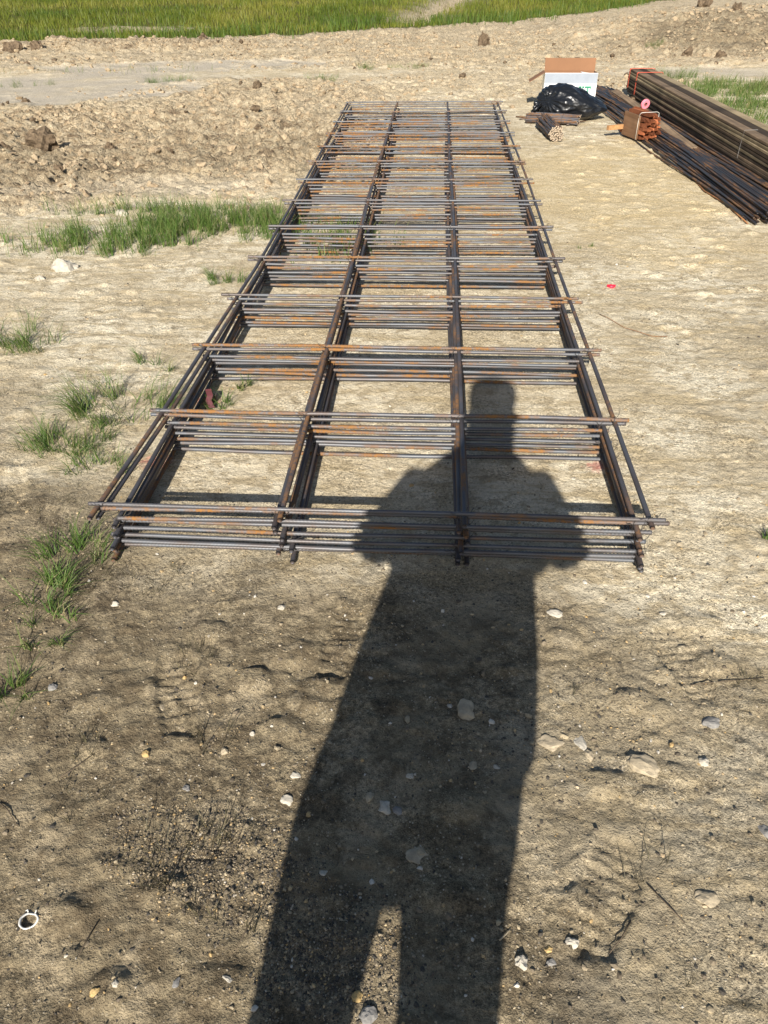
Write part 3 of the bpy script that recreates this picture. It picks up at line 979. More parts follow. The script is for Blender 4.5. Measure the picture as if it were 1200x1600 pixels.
R_BAR = 0.0067
LONG_LEN = 7.46
cross_w = [bar_mesh('cross_bar', 1.712, R_BAR, 'x', 0.004, 100+i_) for i_ in range(5)]
cross_n = [bar_mesh('cross_bar', 1.60, R_BAR, 'x', 0.004, 120+i_) for i_ in range(6)]
long_m = [bar_mesh('long_bar', LONG_LEN, R_BAR*1.08, 'y', 0.010, 140+i_) for i_ in range(5)]
long_left = [bar_mesh('long_bar', LONG_LEN, R_BAR*1.08, 'y', 0.004, 150+i_, lat=([0, .6, 1.2, 2.2, 3.4, 5.6, 7.5], [-.032, -.004, .010, .030, .022, .0, -.01])) for i_ in range(2)]
# wire tie: a loop round the crossing with a twisted tail
tb = MB()
loop = [(-.010, -.010, -.006), (-.004, -.004, .019), (.008, .008, .020), (.013, .013, -.004), (.004, .004, -.012), (-.010, -.010, -.006)]
tb.tube(loop, 0.0011, 5)
tb.tube([(.012, .012, .010), (.020, .010, .018), (.030, .018, .020), (.034, .024, .030)], 0.0010, 5)
tb.tube([(-.010, -.010, .010), (-.020, -.006, .020), (-.026, -.016, .030)], 0.0010, 5)
tie_me = tb.mesh('tie_wire', True)

ROW = 0.5662
ROWS = 14
COLX = [0.0, 0.54, 1.08, 1.62]
NL = 8
PITCH_Z = 0.0225
# offsets of each mat, bottom first: left x, right x, y
OFF = [(.004, .000, .000), (.010, -.010, .002), (.018, -.012, -.004), (.024, -.020, .001), (.026, -.022, .005), (.030, -.030, .000), (.010, -.036, .010), (.0, .0, .0)]
LAB = ['lowest rebar mat of the stack, lying flat on the pale dirt', 'second rebar mat from the bottom of the stack', 'third rebar mat from the bottom of the stack',
       'fourth rebar mat from the bottom of the stack', 'fourth rebar mat from the top of the stack', 'third rebar mat from the top of the stack',
       'second rebar mat from the top, its left bars showing inside the top one', 'topmost rebar mat, its cross bar ends jutting out widest']
for k in range(NL):
    z0 = 0.008+R_BAR+k*PITCH_Z
    mat_o = thing('rebar_mat', LAB[k], 'rebar mat', (0, 0, z0), 'stacked rebar mats')
    top = k >= NL-2
    lx, rx, yo = OFF[k]
    xsn = [COLX[0]+lx, COLX[1]+random.uniform(-.022, .022), COLX[2]+random.uniform(-.016, .02), COLX[3]+rx]
    if k == NL-1: xsn[1], xsn[2] = COLX[1], COLX[2]
    for c_ in range(4):
        me = long_left[k % 2] if (c_ == 0 and top) else long_m[random.randrange(5)]
        o = link('long_bar', me, M_BAR_L, mat_o, loc=(xsn[c_], -0.045+yo+random.uniform(-.018, .018), 0))
        o.rotation_euler = (random.uniform(-.0006, .0006), 0, random.uniform(-.0015, .0015))
        o.scale = (random.choice((1, 1)) if (c_ == 0 and top) else random.choice((-1, 1)), 1, 1)
    ro = random.uniform(-.01, .01)
    for j in range(ROWS):
        fr = min(1.0, j/5)
        dy = yo+(0 if k == NL-1 else random.uniform(-.009, .009)*(1+1.3*fr)+ro*fr*0.5)
        if top: me = cross_w[random.randrange(5)]; x0 = -0.045+lx*0.6+random.uniform(-.012, .012)
        else: me = cross_n[random.randrange(6)]; x0 = lx*0.5-0.005+random.uniform(-.022, .022)
        o = link('cross_bar', me, M_BAR, mat_o, loc=(x0, j*ROW+dy, R_BAR*1.9))
        o.rotation_euler = (random.uniform(0, 6.28), 0, random.uniform(-.004, .004)*(0.3 if k == NL-1 else 1))
        for c_ in range(4):
            if k < NL-2 and c_ in (1, 2) and j % 2: continue
            t = link('tie_wire', tie_me, M_WIRE, mat_o, loc=(xsn[c_]+(0.0 if c_ else 0.005), j*ROW+dy, 0))
            t.rotation_euler = (0, 0, random.uniform(-.5, .5)+(math.pi if random.random() < .5 else 0))

# ------------------------------------------------------------------ long heap of loose bars beside the timber
heap_me = [bar_mesh('rebar_rod', L_, 0.0078, 'y', b_, 200+i_, pitch=0.012, ns=7) for i_, (L_, b_) in enumerate([(5.8, .015), (5.9, .03), (5.7, .01), (5.85, .045), (5.4, .02), (6.0, .008)])]
HEAP = []
for i_ in range(96):
    lay = i_//24
    u = (i_ % 24)/23.0
    span = 0.60-0.10*lay
    near_x = 3.075+lay*0.05+u*span+random.uniform(-.008, .008)
    far_x = 2.78+lay*0.04+u*(span-0.12)+random.uniform(-.04, .04)
    yn = 3.55+0.12*u+random.uniform(-.05, .12)
    z = 0.012+lay*0.0145+random.uniform(0, .006)
    HEAP.append((near_x, yn, far_x, z))
for near_x, yn, far_x, z in HEAP:
    o = link('rebar_rod', heap_me[random.randrange(6)], M_BAR_D, label='long dark steel bar in the loose heap along the timber bundle', cat='steel bar', group='loose bars heaped beside the timber', loc=(near_x, yn, z))
    o.rotation_euler = (0.0, 0, math.atan2(-(far_x-near_x), 5.8))
    o.scale = (random.choice((-1, 1)), 1, 1)
# flat brown boards lying over the heap next to the timber
mbx = MB(); mbx.tube([G(1065, 262)+(.01,), G(1100, 300)+(.008,), G(1135, 322)+(.012,), G(1168, 352)+(.01,)], 0.005, 7)
mbx.build('rebar_rod', M_RUST, smooth=True, label='single thin rusty rod lying on the dirt just left of the heap', cat='steel bar')

# ------------------------------------------------------------------ timber bundle


def wood_mat(name, c1, c2, sc=(60, 1.2, 60)):
    mt, n, b = new_mat(name)
    tc = N(n, 'ShaderNodeTexCoord').outputs['Object']
    oi = N(n, 'ShaderNodeObjectInfo').outputs['Random']
    mp = N(n, 'ShaderNodeMapping'); n.links.new(tc, mp.inputs[0]); mp.inputs['Scale'].default_value = sc
    cb = N(n, 'ShaderNodeCombineXYZ'); n.links.new(mth(n, 'MULTIPLY', oi, 90), cb.inputs[0]); n.links.new(mth(n, 'MULTIPLY', oi, 41), cb.inputs[1])
    n.links.new(cb.outputs[0], mp.inputs['Location'])
    g = noise_node(n, mp.outputs[0], 1.0, 6, 0.65, 0.4)
    c = mix(n, ramp(n, g, [(0.3, 0), (0.7, 1)]), c1, c2)
    c = mix(n, ramp(n, noise_node(n, tc, 2.3, 4, 0.6), [(0.4, 0), (0.7, 0.8)]), c, tuple(x*0.45 for x in c1))
    v = ramp(n, oi, [(0.0, 0.45), (0.6, 1.0), (1.0, 2.1)])
    c = mix(n, 1.0, c, v, 'MULTIPLY')
    n.links.new(c, b.inputs['Base Color'])
    b.inputs['Roughness'].default_value = 0.85
    b.inputs['Specular IOR Level'].default_value = 0.2
    bump(n, b, g, 0.6, 0.003)
    return mt


M_TIMBER = wood_mat('weathered_timber', (0.070, 0.050, 0.034), (0.185, 0.130, 0.080))
M_TIMBER_P = wood_mat('pale_timber', (0.22, 0.165, 0.095), (0.42, 0.33, 0.20))
M_ORANGE = simple('orange_strap', (0.85, 0.13, 0.06), 0.55, var=0.1)
ang = math.atan2(-(3.50-3.33), 4.45)
tim = thing('timber_bundle', 'long bundle of weathered grey brown boards bound with orange straps', 'timber bundle', (3.345, 9.05, 0))
tim.rotation_euler = (0, 0, math.atan2(0.155, 4.5))
NLAY = 10
bt = 0.0255
bw = 0.088
for l_ in range(NLAY):
    for c_ in range(3):
        L_ = 7.0+random.uniform(-.08, .08)
        b_ = MB()
        yo = random.uniform(-.05, .05)
        # gently wavy board
        segs = 14
        ph = random.uniform(0, 6)
        P_ = []
        for s_ in range(segs+1):
            yy = yo-L_*s_/segs
            xw = 0.004*math.sin(ph+s_*0.6); zw = 0.0012*math.sin(ph*2+s_*0.8)
            hx, hz, ch = bw/2, bt/2-0.0020, 0.003
            for a, q in ((-hx+ch, -hz), (hx-ch, -hz), (hx, -hz+ch), (hx, hz-ch), (hx-ch, hz), (-hx+ch, hz), (-hx, hz-ch), (-hx, -hz+ch)):
                P_.append((a+xw, yy, q+zw))
        Fc = [tuple(range(8)), tuple(segs*8+7-i_ for i_ in range(8))]
        for s_ in range(segs):
            for i_ in range(8):
                Fc.append((s_*8+i_, (s_+1)*8+i_, (s_+1)*8+(i_+1) % 8, s_*8+(i_+1) % 8))
        b_.add(P_, Fc)
        mt = M_TIMBER_P if (l_, c_) in ((8, 0), (7, 0), (4, 0), (9, 2)) else M_TIMBER
        b_.build('board', mt, tim, loc=(bw/2+c_*(bw+0.003)+random.uniform(-.006, .006)+random.uniform(-.008, .004), 0, 0.04+bt*(l_+0.5)))
for yy in (-0.06, -0.42):
    s_ = MB()
    t_ = 0.0015; w_ = 0.034
    top_z = 0.04+bt*NLAY+0.004
    pts = [(-0.012, top_z-0.20-(0.03 if yy < -.1 else 0)), (-0.012, top_z-0.01), (0.0, top_z+0.002), (0.28, top_z+0.002), (0.288, top_z-0.01), (0.288, 0.05)]
    V = []
    for (a, z) in pts:
        for dy in (-w_/2, w_/2):
            V.append((a, yy+dy, z)); V.append((a+(t_ if a > .1 else -t_), yy+dy, z+t_))
    Fc = []
    for i_ in range(len(pts)-1):
        o = i_*4
        Fc += [(o, o+4, o+6, o+2), (o+1, o+3, o+7, o+5), (o, o+1, o+5, o+4), (o+2, o+6, o+7, o+3)]
    s_.add(V, Fc)
    s_.build('strap', M_ORANGE, tim)
b_ = MB()
for yy in (-3.95,):
    b_.tube([(-.010, yy, .09), (-.009, yy+.005, .20), (-.006, yy, top_z), (.1, yy, top_z+.002)], 0.0012, 6)
b_.build('binding_wire', simple('pale_wire', (0.5, 0.48, 0.45), 0.4, 0.5), tim)
# bearers the bundle rests on
for yy in (-.4, -2.6, -5.0, -6.6):
    b_ = MB(); b_.box((0.135, yy, 0.02), (0.34, 0.09, 0.037)); b_.build('bearer', M_TIMBER, tim)

# one warped board lying between heap and timber
b_ = MB()
P_ = []
for s_ in range(13):
    u = s_/12
    yy = 8.9-3.3*u; xx = 3.15+0.10*u
    zz = 0.075+0.010*math.sin(u*5)
    for a, q in ((-.035, -.008), (.035, -.008), (.035, .008), (-.035, .008)):
        P_.append((xx+a, yy, zz+q+a*0.25))
Fc = [(0, 1, 2, 3), (51, 50, 49, 48)]
for s_ in range(12):
    for i_ in range(4):
        Fc.append((s_*4+i_, (s_+1)*4+i_, (s_+1)*4+(i_+1) % 4, s_*4+(i_+1) % 4))
b_.add(P_, Fc)
b_.build('loose_board', M_TIMBER, label='thin dusty brown board lying over the bar heap against the timber', cat='board')

# ------------------------------------------------------------------ pink tape roll
px_, py_ = G(1007, 170, 0.10)
roll = MB()
NS = 36
prof = [(0.020, -.012), (0.046, -.012), (0.048, -.010), (0.048, .010), (0.046, .012), (0.020, .012)]
V = []
for k in range(NS):
    a = 2*math.pi*k/NS
    for r_, y_ in prof: V.append((r_*math.cos(a), y_, r_*math.sin(a)))
Fc = []
for k in range(NS):
    for i_ in range(6):
        Fc.append((k*6+i_, k*6+(i_+1) % 6, ((k+1) % NS)*6+(i_+1) % 6, ((k+1) % NS)*6+i_))
roll.add(V, Fc)
M_PINK = simple('pink_tape', (0.95, 0.24, 0.30), 0.5, var=0.12, sc=60)
tr = thing('tape_roll', 'roll of bright pink flagging tape standing on the bar heap', 'tape roll', (px_, py_, 0.10+0.046))
tr.rotation_euler = (0.25, 0, 0.35)
roll.build('tape', M_PINK, tr, smooth=False)
core = MB(); V = []; Fc = []
for k in range(NS):
    a = 2*math.pi*k/NS
    for r_, y_ in ((0.017, -.0125), (0.0198, -.0125), (0.0198, .0125), (0.017, .0125)): V.append((r_*math.cos(a), y_, r_*math.sin(a)))
for k in range(NS):
    for i_ in range(4): Fc.append((k*4+i_, k*4+(i_+1) % 4, ((k+1) % NS)*4+(i_+1) % 4, ((k+1) % NS)*4+i_))
core.add(V, Fc)
core.build('core', simple('card_core', (0.25, 0.10, 0.08), 0.8), tr)

# ------------------------------------------------------------------ bundle of pointed stakes
M_STAKE = wood_mat('red_brown_stake', (0.24, 0.070, 0.030), (0.42, 0.155, 0.065), (40, 40, 4))
M_STAKE_P = wood_mat('end_grain', (0.40, 0.20, 0.08), (0.62, 0.36, 0.17), (30, 30, 30))
sb = thing('stake_bundle', 'bundle of red brown pointed wooden stakes with a white strap', 'stake bundle', (2.95, 6.36, 0.0))
sb.rotation_euler = (0, 0, math.radians(16))     # local -y faces the viewer, turned to the right
SL = 0.42
cell = 0.036
for r_ in range(6):
    for c_ in range(5):
        if (r_, c_) in ((5, 0), (0, 4), (5, 4)): continue
        b_ = MB()
        dy = random.uniform(-.045, .03)
        s_ = cell/2-0.0015
        y0 = -SL/2+dy
        tipx, tipz = random.uniform(-.006, .006), random.uniform(-.010, .012)
        V = [(-s_, y0+.05, -s_), (s_, y0+.05, -s_), (s_, y0+.05, s_), (-s_, y0+.05, s_), (-s_, SL/2+dy, -s_), (s_, SL/2+dy, -s_), (s_, SL/2+dy, s_), (-s_, SL/2+dy, s_)]
        t_ = 0.006
        V += [(tipx-t_, y0, tipz-t_), (tipx+t_, y0, tipz-t_), (tipx+t_, y0, tipz+t_), (tipx-t_, y0, tipz+t_)]
        Fc = [(4, 7, 6, 5), (0, 4, 5, 1), (1, 5, 6, 2), (2, 6, 7, 3), (3, 7, 4, 0), (8, 0, 1, 9), (9, 1, 2, 10), (10, 2, 3, 11), (11, 3, 0, 8), (8, 9, 10, 11)]
        b_.add(V, Fc)
        o = b_.build('stake', M_STAKE, sb, loc=((c_-2.0)*cell+random.uniform(-.004, .004), 0, 0.03+(r_+0.5)*cell+random.uniform(-.003, .003)))
        o.rotation_euler = (random.uniform(-.04, .04), random.uniform(-.3, .3), random.uniform(-.05, .05))
# side board and single stake sticking out
b_ = MB(); b_.box((-0.102, 0.02, 0.125), (0.012, 0.30, 0.205)); b_.build('side_board', wood_mat('brown_board', (0.16, 0.085, 0.045), (0.27, 0.16, 0.09), (6, 1.5, 30)), sb)
b_ = MB(); b_.box((-0.17, 0.16, 0.09), (0.22, 0.035, 0.04), Matrix.Rotation(.15, 3, 'Z')); b_.build('cross_stake', M_STAKE_P, sb)
b_ = MB()
yy = -0.12
pts = [(-.110, yy, .02), (-.111, yy, .18), (-.106, yy, .240), (-.09, yy, .252), (.07, yy, .252), (.092, yy, .242), (.097, yy, .03)]
b_.tube(pts, 0.0021, 6)
b_.build('strap', simple('white_strap', (0.75, 0.70, 0.62), 0.6, var=.08), sb, smooth=True)

# ------------------------------------------------------------------ short rod bundles
M_CUT = simple('cut_steel', (0.45, 0.36, 0.26), 0.5, 0.3, var=0.5, sc=200)


def rod_bundle(name, label, near, far, z, rad, n_, rr, loc_mat, end_mat):
    nv = Vector((near[0], near[1], 0)); fv = Vector((far[0], far[1], 0))
    L_ = (fv-nv).length
    a = math.atan2((fv-nv).y, (fv-nv).x)
    o = thing(name, label, 'rod bundle', (near[0], near[1], 0)); o.rotation_euler = (0, 0, a-math.pi/2)
    me = bar_mesh('rod', L_, rr, 'y', 0.003, 300+n_, ns=8)
    # hexagonal packing inside a flattened circle
    pos = []
    R = 0
    g = rr*2.12
    for i_ in range(-9, 10):
        for j in range(-9, 10):
            px2 = (i_+0.5*(j % 2))*g; pz2 = j*g*0.87
            if (px2/rad[0])**2+(pz2/rad[1])**2 <= 1: pos.append((px2, pz2))
    zmin = min(p[1] for p in pos)
    for px2, pz2 in pos[:n_]:
        dy = random.uniform(-.02, .02)
        q = link('rod', me, loc_mat, o, loc=(px2, dy, z+pz2-zmin+rr))
        q.rotation_euler = (random.uniform(-.02, .02), random.uniform(0, 6), random.uniform(-.03, .03))
        d_ = MB(); d_.tube([(0, -.0025, 0), (0, -0.0004, 0)], rr*0.97, 8)
        e_ = d_.build('cut_end', end_mat, q)
    t = MB()
    for yy in (L_*0.3, L_*0.7):
        t.tube([(rad[0]*1.08*math.cos(b2), yy, z-zmin+rr+rad[1]*1.1*math.sin(b2)) for b2 in [k*math.pi/12 for k in range(25)]], 0.0015, 5)
    t.build('binding_wire', M_WIRE, o)
    return o


nb = G(868, 222); fb = G(848, 200)
rod_bundle('rod_bundle', 'small bundle of short rusty steel pins with bright cut ends', nb, fb, 0.0, (.078, .066), 80, .0070, M_BAR_L, M_CUT)
rod_bundle('rod_bundle', 'wide bundle of rusty steel pins lying under the black bag', G(903, 194), (G(903, 194)[0]-.52, G(903, 194)[1]+.14), 0.0, (.14, .045), 70, .0068, M_BAR_L, M_CUT)
for i_, (a, b2, lab) in enumerate((((806, 184), (845, 188), 'dark steel pin poking out furthest left of the bag'), ((812, 188), (850, 183), 'short dark pin lying on the dirt left of the bag'), ((885, 197), (915, 192), 'stray steel pin at the front of the bag'))):
    t = MB(); pa = G(*a); pb = G(*b2); t.tube([pa+(.012,), pb+(.022,)], 0.007, 8)
    t.build('steel_pin', M_BAR_D, smooth=True, label=lab, cat='steel pin')

# ------------------------------------------------------------------ cardboard box
M_WHITE_C = simple('white_card', (0.78, 0.78, 0.76), 0.6, var=0.04, sc=8)
M_GREY_C = simple('grey_card', (0.25, 0.28, 0.32), 0.55, var=0.10, sc=10)
M_BROWN_C = simple('brown_card', (0.20, 0.095, 0.042), 0.8, var=0.08, sc=6)
M_GREEN_P = simple('green_print', (0.015, 0.22, 0.12), 0.6, var=0.08)
BX, BY = 2.47, 7.98
bxo = thing('cardboard_box', 'open white cardboard box with brown inside and green lettering', 'box', (BX, BY, 0.015))
bxo.rotation_euler = (math.radians(-3), 0, math.radians(-4))
W_, D_, H_ = 0.585, 0.40, 0.36
th = 0.005


def panel(name, c, d, mat_out, mat_in=None, rot=None, parent=bxo, out='y-'):
    """card panel: outside skin and inside skin as one mesh, two materials"""
    b_ = MB(); b_.box((0, 0, 0), d)
    me = b_.mesh(name)
    me.materials.append(mat_out); me.materials.append(mat_in or mat_out)
    fi = {'z-': 0, 'z+': 1, 'y-': 2, 'x+': 3, 'y+': 4, 'x-': 5}
    for f in me.polygons: f.material_index = 0 if f.index == fi[out] else 1
    o = link(name, me, None, parent, loc=c)
    if rot: o.rotation_euler = rot
    return o


panel('front_panel', (0, 0, H_/2), (W_, th, H_), M_WHITE_C, M_BROWN_C, out='y-')
panel('back_panel', (0, D_, H_/2), (W_, th, H_), M_WHITE_C, M_BROWN_C, out='y+')
panel('side_panel', (-W_/2+th/2, D_/2, H_/2), (th, D_-th-.001, H_-.002), M_WHITE_C, M_BROWN_C, out='x-')
panel('side_panel', (W_/2-th/2, D_/2, H_/2), (th, D_-th-.001, H_-.002), M_WHITE_C, M_BROWN_C, out='x+')
panel('bottom_panel', (0, D_/2, 0.004), (W_-2*th-.002, D_-th-.002, th), M_WHITE_C, M_BROWN_C, out='z-')
fh = 0.13
panel('flap', (0.005, D_+0.012, H_+fh/2-.004), (W_-.005, th, fh), M_WHITE_C, M_BROWN_C, rot=(math.radians(-12), 0, 0), out='y+')
panel('flap', (-W_/2-0.085, D_/2, H_-0.045), (0.19, D_-.03, th), M_WHITE_C, M_BROWN_C, rot=(0, math.radians(-30), 0), out='z-')
panel('flap', (W_/2-0.085, D_*0.6, H_-.02), (0.16, D_*0.55, th), M_WHITE_C, M_WHITE_C, rot=(0, math.radians(8), 0), out='z+')
b_ = MB(); b_.box((0, -th/2-.0015, H_-0.052), (W_-.002, .002, 0.095)); b_.build('grey_band', M_GREY_C, bxo)  # thin grey band across the top of the front panel
# slab serif letters, cut as thin print on the front panel
lt = MB()
yy = -th/2-.0014


def rect(x0, x1, z0, z1): lt.box(((x0+x1)/2, yy, (z0+z1)/2), (x1-x0, .0018, z1-z0))


K = 0.74


def rect(x0, x1, z0, z1):
    x0, x1 = 0.235-(0.229-x0)*K, 0.235-(0.229-x1)*K; z0, z1 = 0.142+(z0-0.115)*K, 0.150+(z1-0.115)*K
    lt.box(((x0+x1)/2, yy, (z0+z1)/2), (x1-x0, .0018, z1-z0))


zb, zt, sw = 0.115, 0.225, 0.021
ux = 0.045
rect(ux+.010, ux+.010+sw, zb+.022, zt-.0125); rect(ux+.056, ux+.056+sw*.8, zb+.022, zt-.0125)
rect(ux, ux+.041, zt-.012, zt); rect(ux+.047, ux+.082, zt-.012, zt)
rect(ux+.018, ux+.064, zb, zb+.0215)
tx = 0.135
rect(tx+.036, tx+.036+sw, zb+.0125, zt-.0165); rect(tx, tx+.094, zt-.016, zt)
rect(tx, tx+.012, zt-.036, zt-.0165); rect(tx+.082, tx+.094, zt-.036, zt-.0165)
rect(tx+.022, tx+.071, zb, zb+.012)
lt.build('lettering', M_GREEN_P, bxo)

# ------------------------------------------------------------------ black refuse bag
mt, n, b = new_mat('black_film')
b.inputs['Base Color'].default_value = (0.008, 0.009, 0.011, 1)
b.inputs['Roughness'].default_value = 0.3
b.inputs['Specular IOR Level'].default_value = 0.5
tc = N(n, 'ShaderNodeTexCoord').outputs['Object']
mp = N(n, 'ShaderNodeMapping'); n.links.new(tc, mp.inputs[0]); mp.inputs['Scale'].default_value = (1, 3, 1.5)
bump(n, b, noise_node(n, mp.outputs[0], 6, 2, 0.5, 1.0), 0.4, 0.02)
M_BAG = mt
V5, F5 = ico(6)
out = []
NK = Vector((-0.34, -0.06, 0.10))
for v in V5:
    q = Vector(v)
    p = Vector((q.x*0.40, q.y*0.24, q.z*0.175))
    u = (q.x+1)/2
    p.z *= 1.38-0.92*u**1.5          # sags away to the right
    p.y *= 1.0-0.25*u
    p.z += -0.045*u**2+0.01
    # neck pinched near the upper left front
    d = (p-Vector((-0.27, -0.13, 0.06))).length
    ang_ = math.atan2(p.z-0.06, p.x+0.27)
    pinch = math.exp(-(d/0.10)**2)
    cre = 0.008*math.exp(-(d/0.26)**2)*math.sin(ang_*15+3*mnoise.noise(p*9))
    w1 = mnoise.fractal(p*5.5+Vector((3, 1, 7)), 1.0, 2.1, 5)
    w2 = abs(mnoise.noise(Vector((p.x*4+p.z*3, p.y*12, p.z*15))))+abs(mnoise.noise(Vector((p.x*7+5, p.y*22, p.z*26))))*0.45
    nrm = q.normalized()
    p += nrm*(0.020*w1+cre-0.016*w2)
    p.y += 0.05*pinch
    p.z = max(p.z, -0.135+0.004*mnoise.noise(p*30))
    out.append(p)
bag = thing('trash_bag', 'shiny black plastic bag slumped in front of the white box', 'trash bag', (2.42, 7.42, 0.14))
bag.rotation_euler = (0, 0, math.radians(-8))
me = np_mesh('film', np.array([p[:] for p in out]), None, F5, True)
link('film', me, M_BAG, bag)
kb = MB()
import itertools
for k in range(9):
    a = k*2*math.pi/9+random.uniform(-.2, .2)
    L_ = random.uniform(.06, .12)
    base = Vector((-0.32, -0.14, 0.02))
    dr = Vector((-0.9, -0.5+0.5*math.cos(a), 0.6*math.sin(a)-0.25)).normalized()
    pts = [base, base+dr*L_*0.4+Vector((0, 0, .005)), base+dr*L_+Vector((0, 0, -.01))]
    kb.tube(pts, [.010, .014, .026*random.uniform(.4, 1)], 7)
kb.build('knot', M_BAG, bag, smooth=True)

# ------------------------------------------------------------------ small litter
gx, gy = G(47, 1442)
b_ = MB(); V = []; Fc = []
NS = 48
for k in range(NS):
    a = 2*math.pi*k/NS
    wob = 1+0.04*math.sin(3*a+1)+0.012*math.sin(7*a)
    hgt = 0.0035*(1+0.35*math.sin(2*a+.5))
    if 1.2 < a < 1.9: hgt *= 0.3
    for r_, z_ in ((.0140, 0), (.0178, 0), (.0183, hgt), (.0148, hgt)): V.append((r_*wob*math.cos(a), r_*wob*math.sin(a), z_))
for k in range(NS):
    for i_ in range(4): Fc.append((k*4+i_, k*4+(i_+1) % 4, ((k+1) % NS)*4+(i_+1) % 4, ((k+1) % NS)*4+i_))
b_.add(V, Fc)
ring = thing('cup_rim', 'broken white plastic ring lying on the dark soil at lower left', 'litter', (gx, gy, HZ(gx, gy)+.005))
ring.scale = (1.05, 0.88, 1)
b_.build('rim', simple('white_plastic', (0.58, 0.56, 0.51), 0.5, var=.25, sc=120), ring, smooth=True)
for a in (1.15, 1.95):
    t = MB(); t.tube([(.0175*math.cos(a), .0175*math.sin(a), .004), (.0225*math.cos(a), .0225*math.sin(a), .006), (.0225*math.cos(a+.18), .0225*math.sin(a+.18), .004)], .0012, 6)
    t.build('broken_tab', bpy.data.materials['white_plastic'], ring, smooth=True)

gx, gy = G(955, 449)
b_ = MB(); b_.add([(0, 0, .012)]+[(.022*(1+.25*math.sin(3*a_))*math.cos(a_), .016*(1+.2*math.cos(4*a_))*math.sin(a_), .006+.003*math.sin(5*a_)) for a_ in [k*math.pi/8 for k in range(16)]]
              + [(.020*(1+.25*math.sin(3*a_))*math.cos(a_), .014*math.sin(a_), -.004) for a_ in [k*math.pi/8 for k in range(16)]],
              [(0, k+1, (k+1) % 16+1) for k in range(16)]+[(k+1, k+17, (k+1) % 16+17, (k+1) % 16+1) for k in range(16)])
b_.build('plastic_scrap', simple('red_plastic', (0.85, 0.02, 0.05), 0.5), smooth=True, label='small bright red scrap on the pale dirt right of the mats', cat='litter', loc=(gx, gy, HZ(gx, gy)+.003))

pts = [(935, 492), (950, 500), (975, 513), (1000, 522), (1020, 527), (1042, 528)]
t = MB(); q_ = [G(*p) for p in pts]; t.tube([(a, b2, HZ(a, b2)+.004+.006*(i_ % 2)) for i_, (a, b2) in enumerate(q_)], 0.0013, 6)
t.build('tie_wire_scrap', M_RUST, smooth=True, label='thin dark curved wire lying on the dirt right of the mats', cat='wire')
TW = [
    ([(405, 1420), (385, 1455), (368, 1490)], 'straight dark twig near the calf shadow'),
    ([(155, 1440), (135, 1475), (125, 1500)], 'dark twig at lower left near the broken ring'),
    ([(985, 1440), (970, 1468), (952, 1490)], 'short dark twig in the right foreground'),
    ([(1080, 1070), (1130, 1065), (1195, 1058)], 'thin dead root at the right edge'),
    ([(95, 1215), (120, 1200), (148, 1180)], 'fine twig on the left foreground'),
    ([(1010, 1385), (1045, 1420), (1070, 1445)], 'bent dark stalk in the right foreground'),
    ([(0, 1255), (15, 1270), (30, 1295)], 'dark twig cut by the left edge'),
    ([(780, 1470), (790, 1462), (798, 1452)], 'splinter of wood at the right edge of the leg shadow'),
]
for pts, lab in TW:
    t = MB(); q_ = [G(*p) for p in pts]
    t.tube([(a, b2, HZ(a, b2)+.002+.003*(i_ % 2)) for i_, (a, b2) in enumerate(q_)], [0.0016, 0.0014, 0.0007], 5)
    t.build('twig', simple('twig', (0.09, 0.065, 0.04), .8) if 'splinter' not in lab else simple('splinter', (0.4, 0.33, 0.22), .8), smooth=True, label=lab, cat='twig')

# red ribbon tied to the lower mats
t = MB()
gx, gy = 0.055, 0.95
V = []
for i_, (dx, dy, z_) in enumerate([(0, 0, .07), (.01, -.02, .052), (.005, -.035, .035), (.02, -.05, .012)]):
    V += [(gx+dx-.012, gy+dy, z_), (gx+dx+.012, gy+dy+.004, z_), (gx+dx+.012, gy+dy+.0052, z_+.001), (gx+dx-.012, gy+dy+.0012, z_+.001)]
Fc = []
for i_ in range(3):
    o = i_*4
    for j in range(4): Fc.append((o+j, o+(j+1) % 4, o+4+(j+1) % 4, o+4+j))
t.add(V, Fc)
t.build('ribbon', simple('red_ribbon', (0.07, 0.006, 0.010), .7), label='dark red marking ribbon hanging inside the left bars of the mats', cat='ribbon')

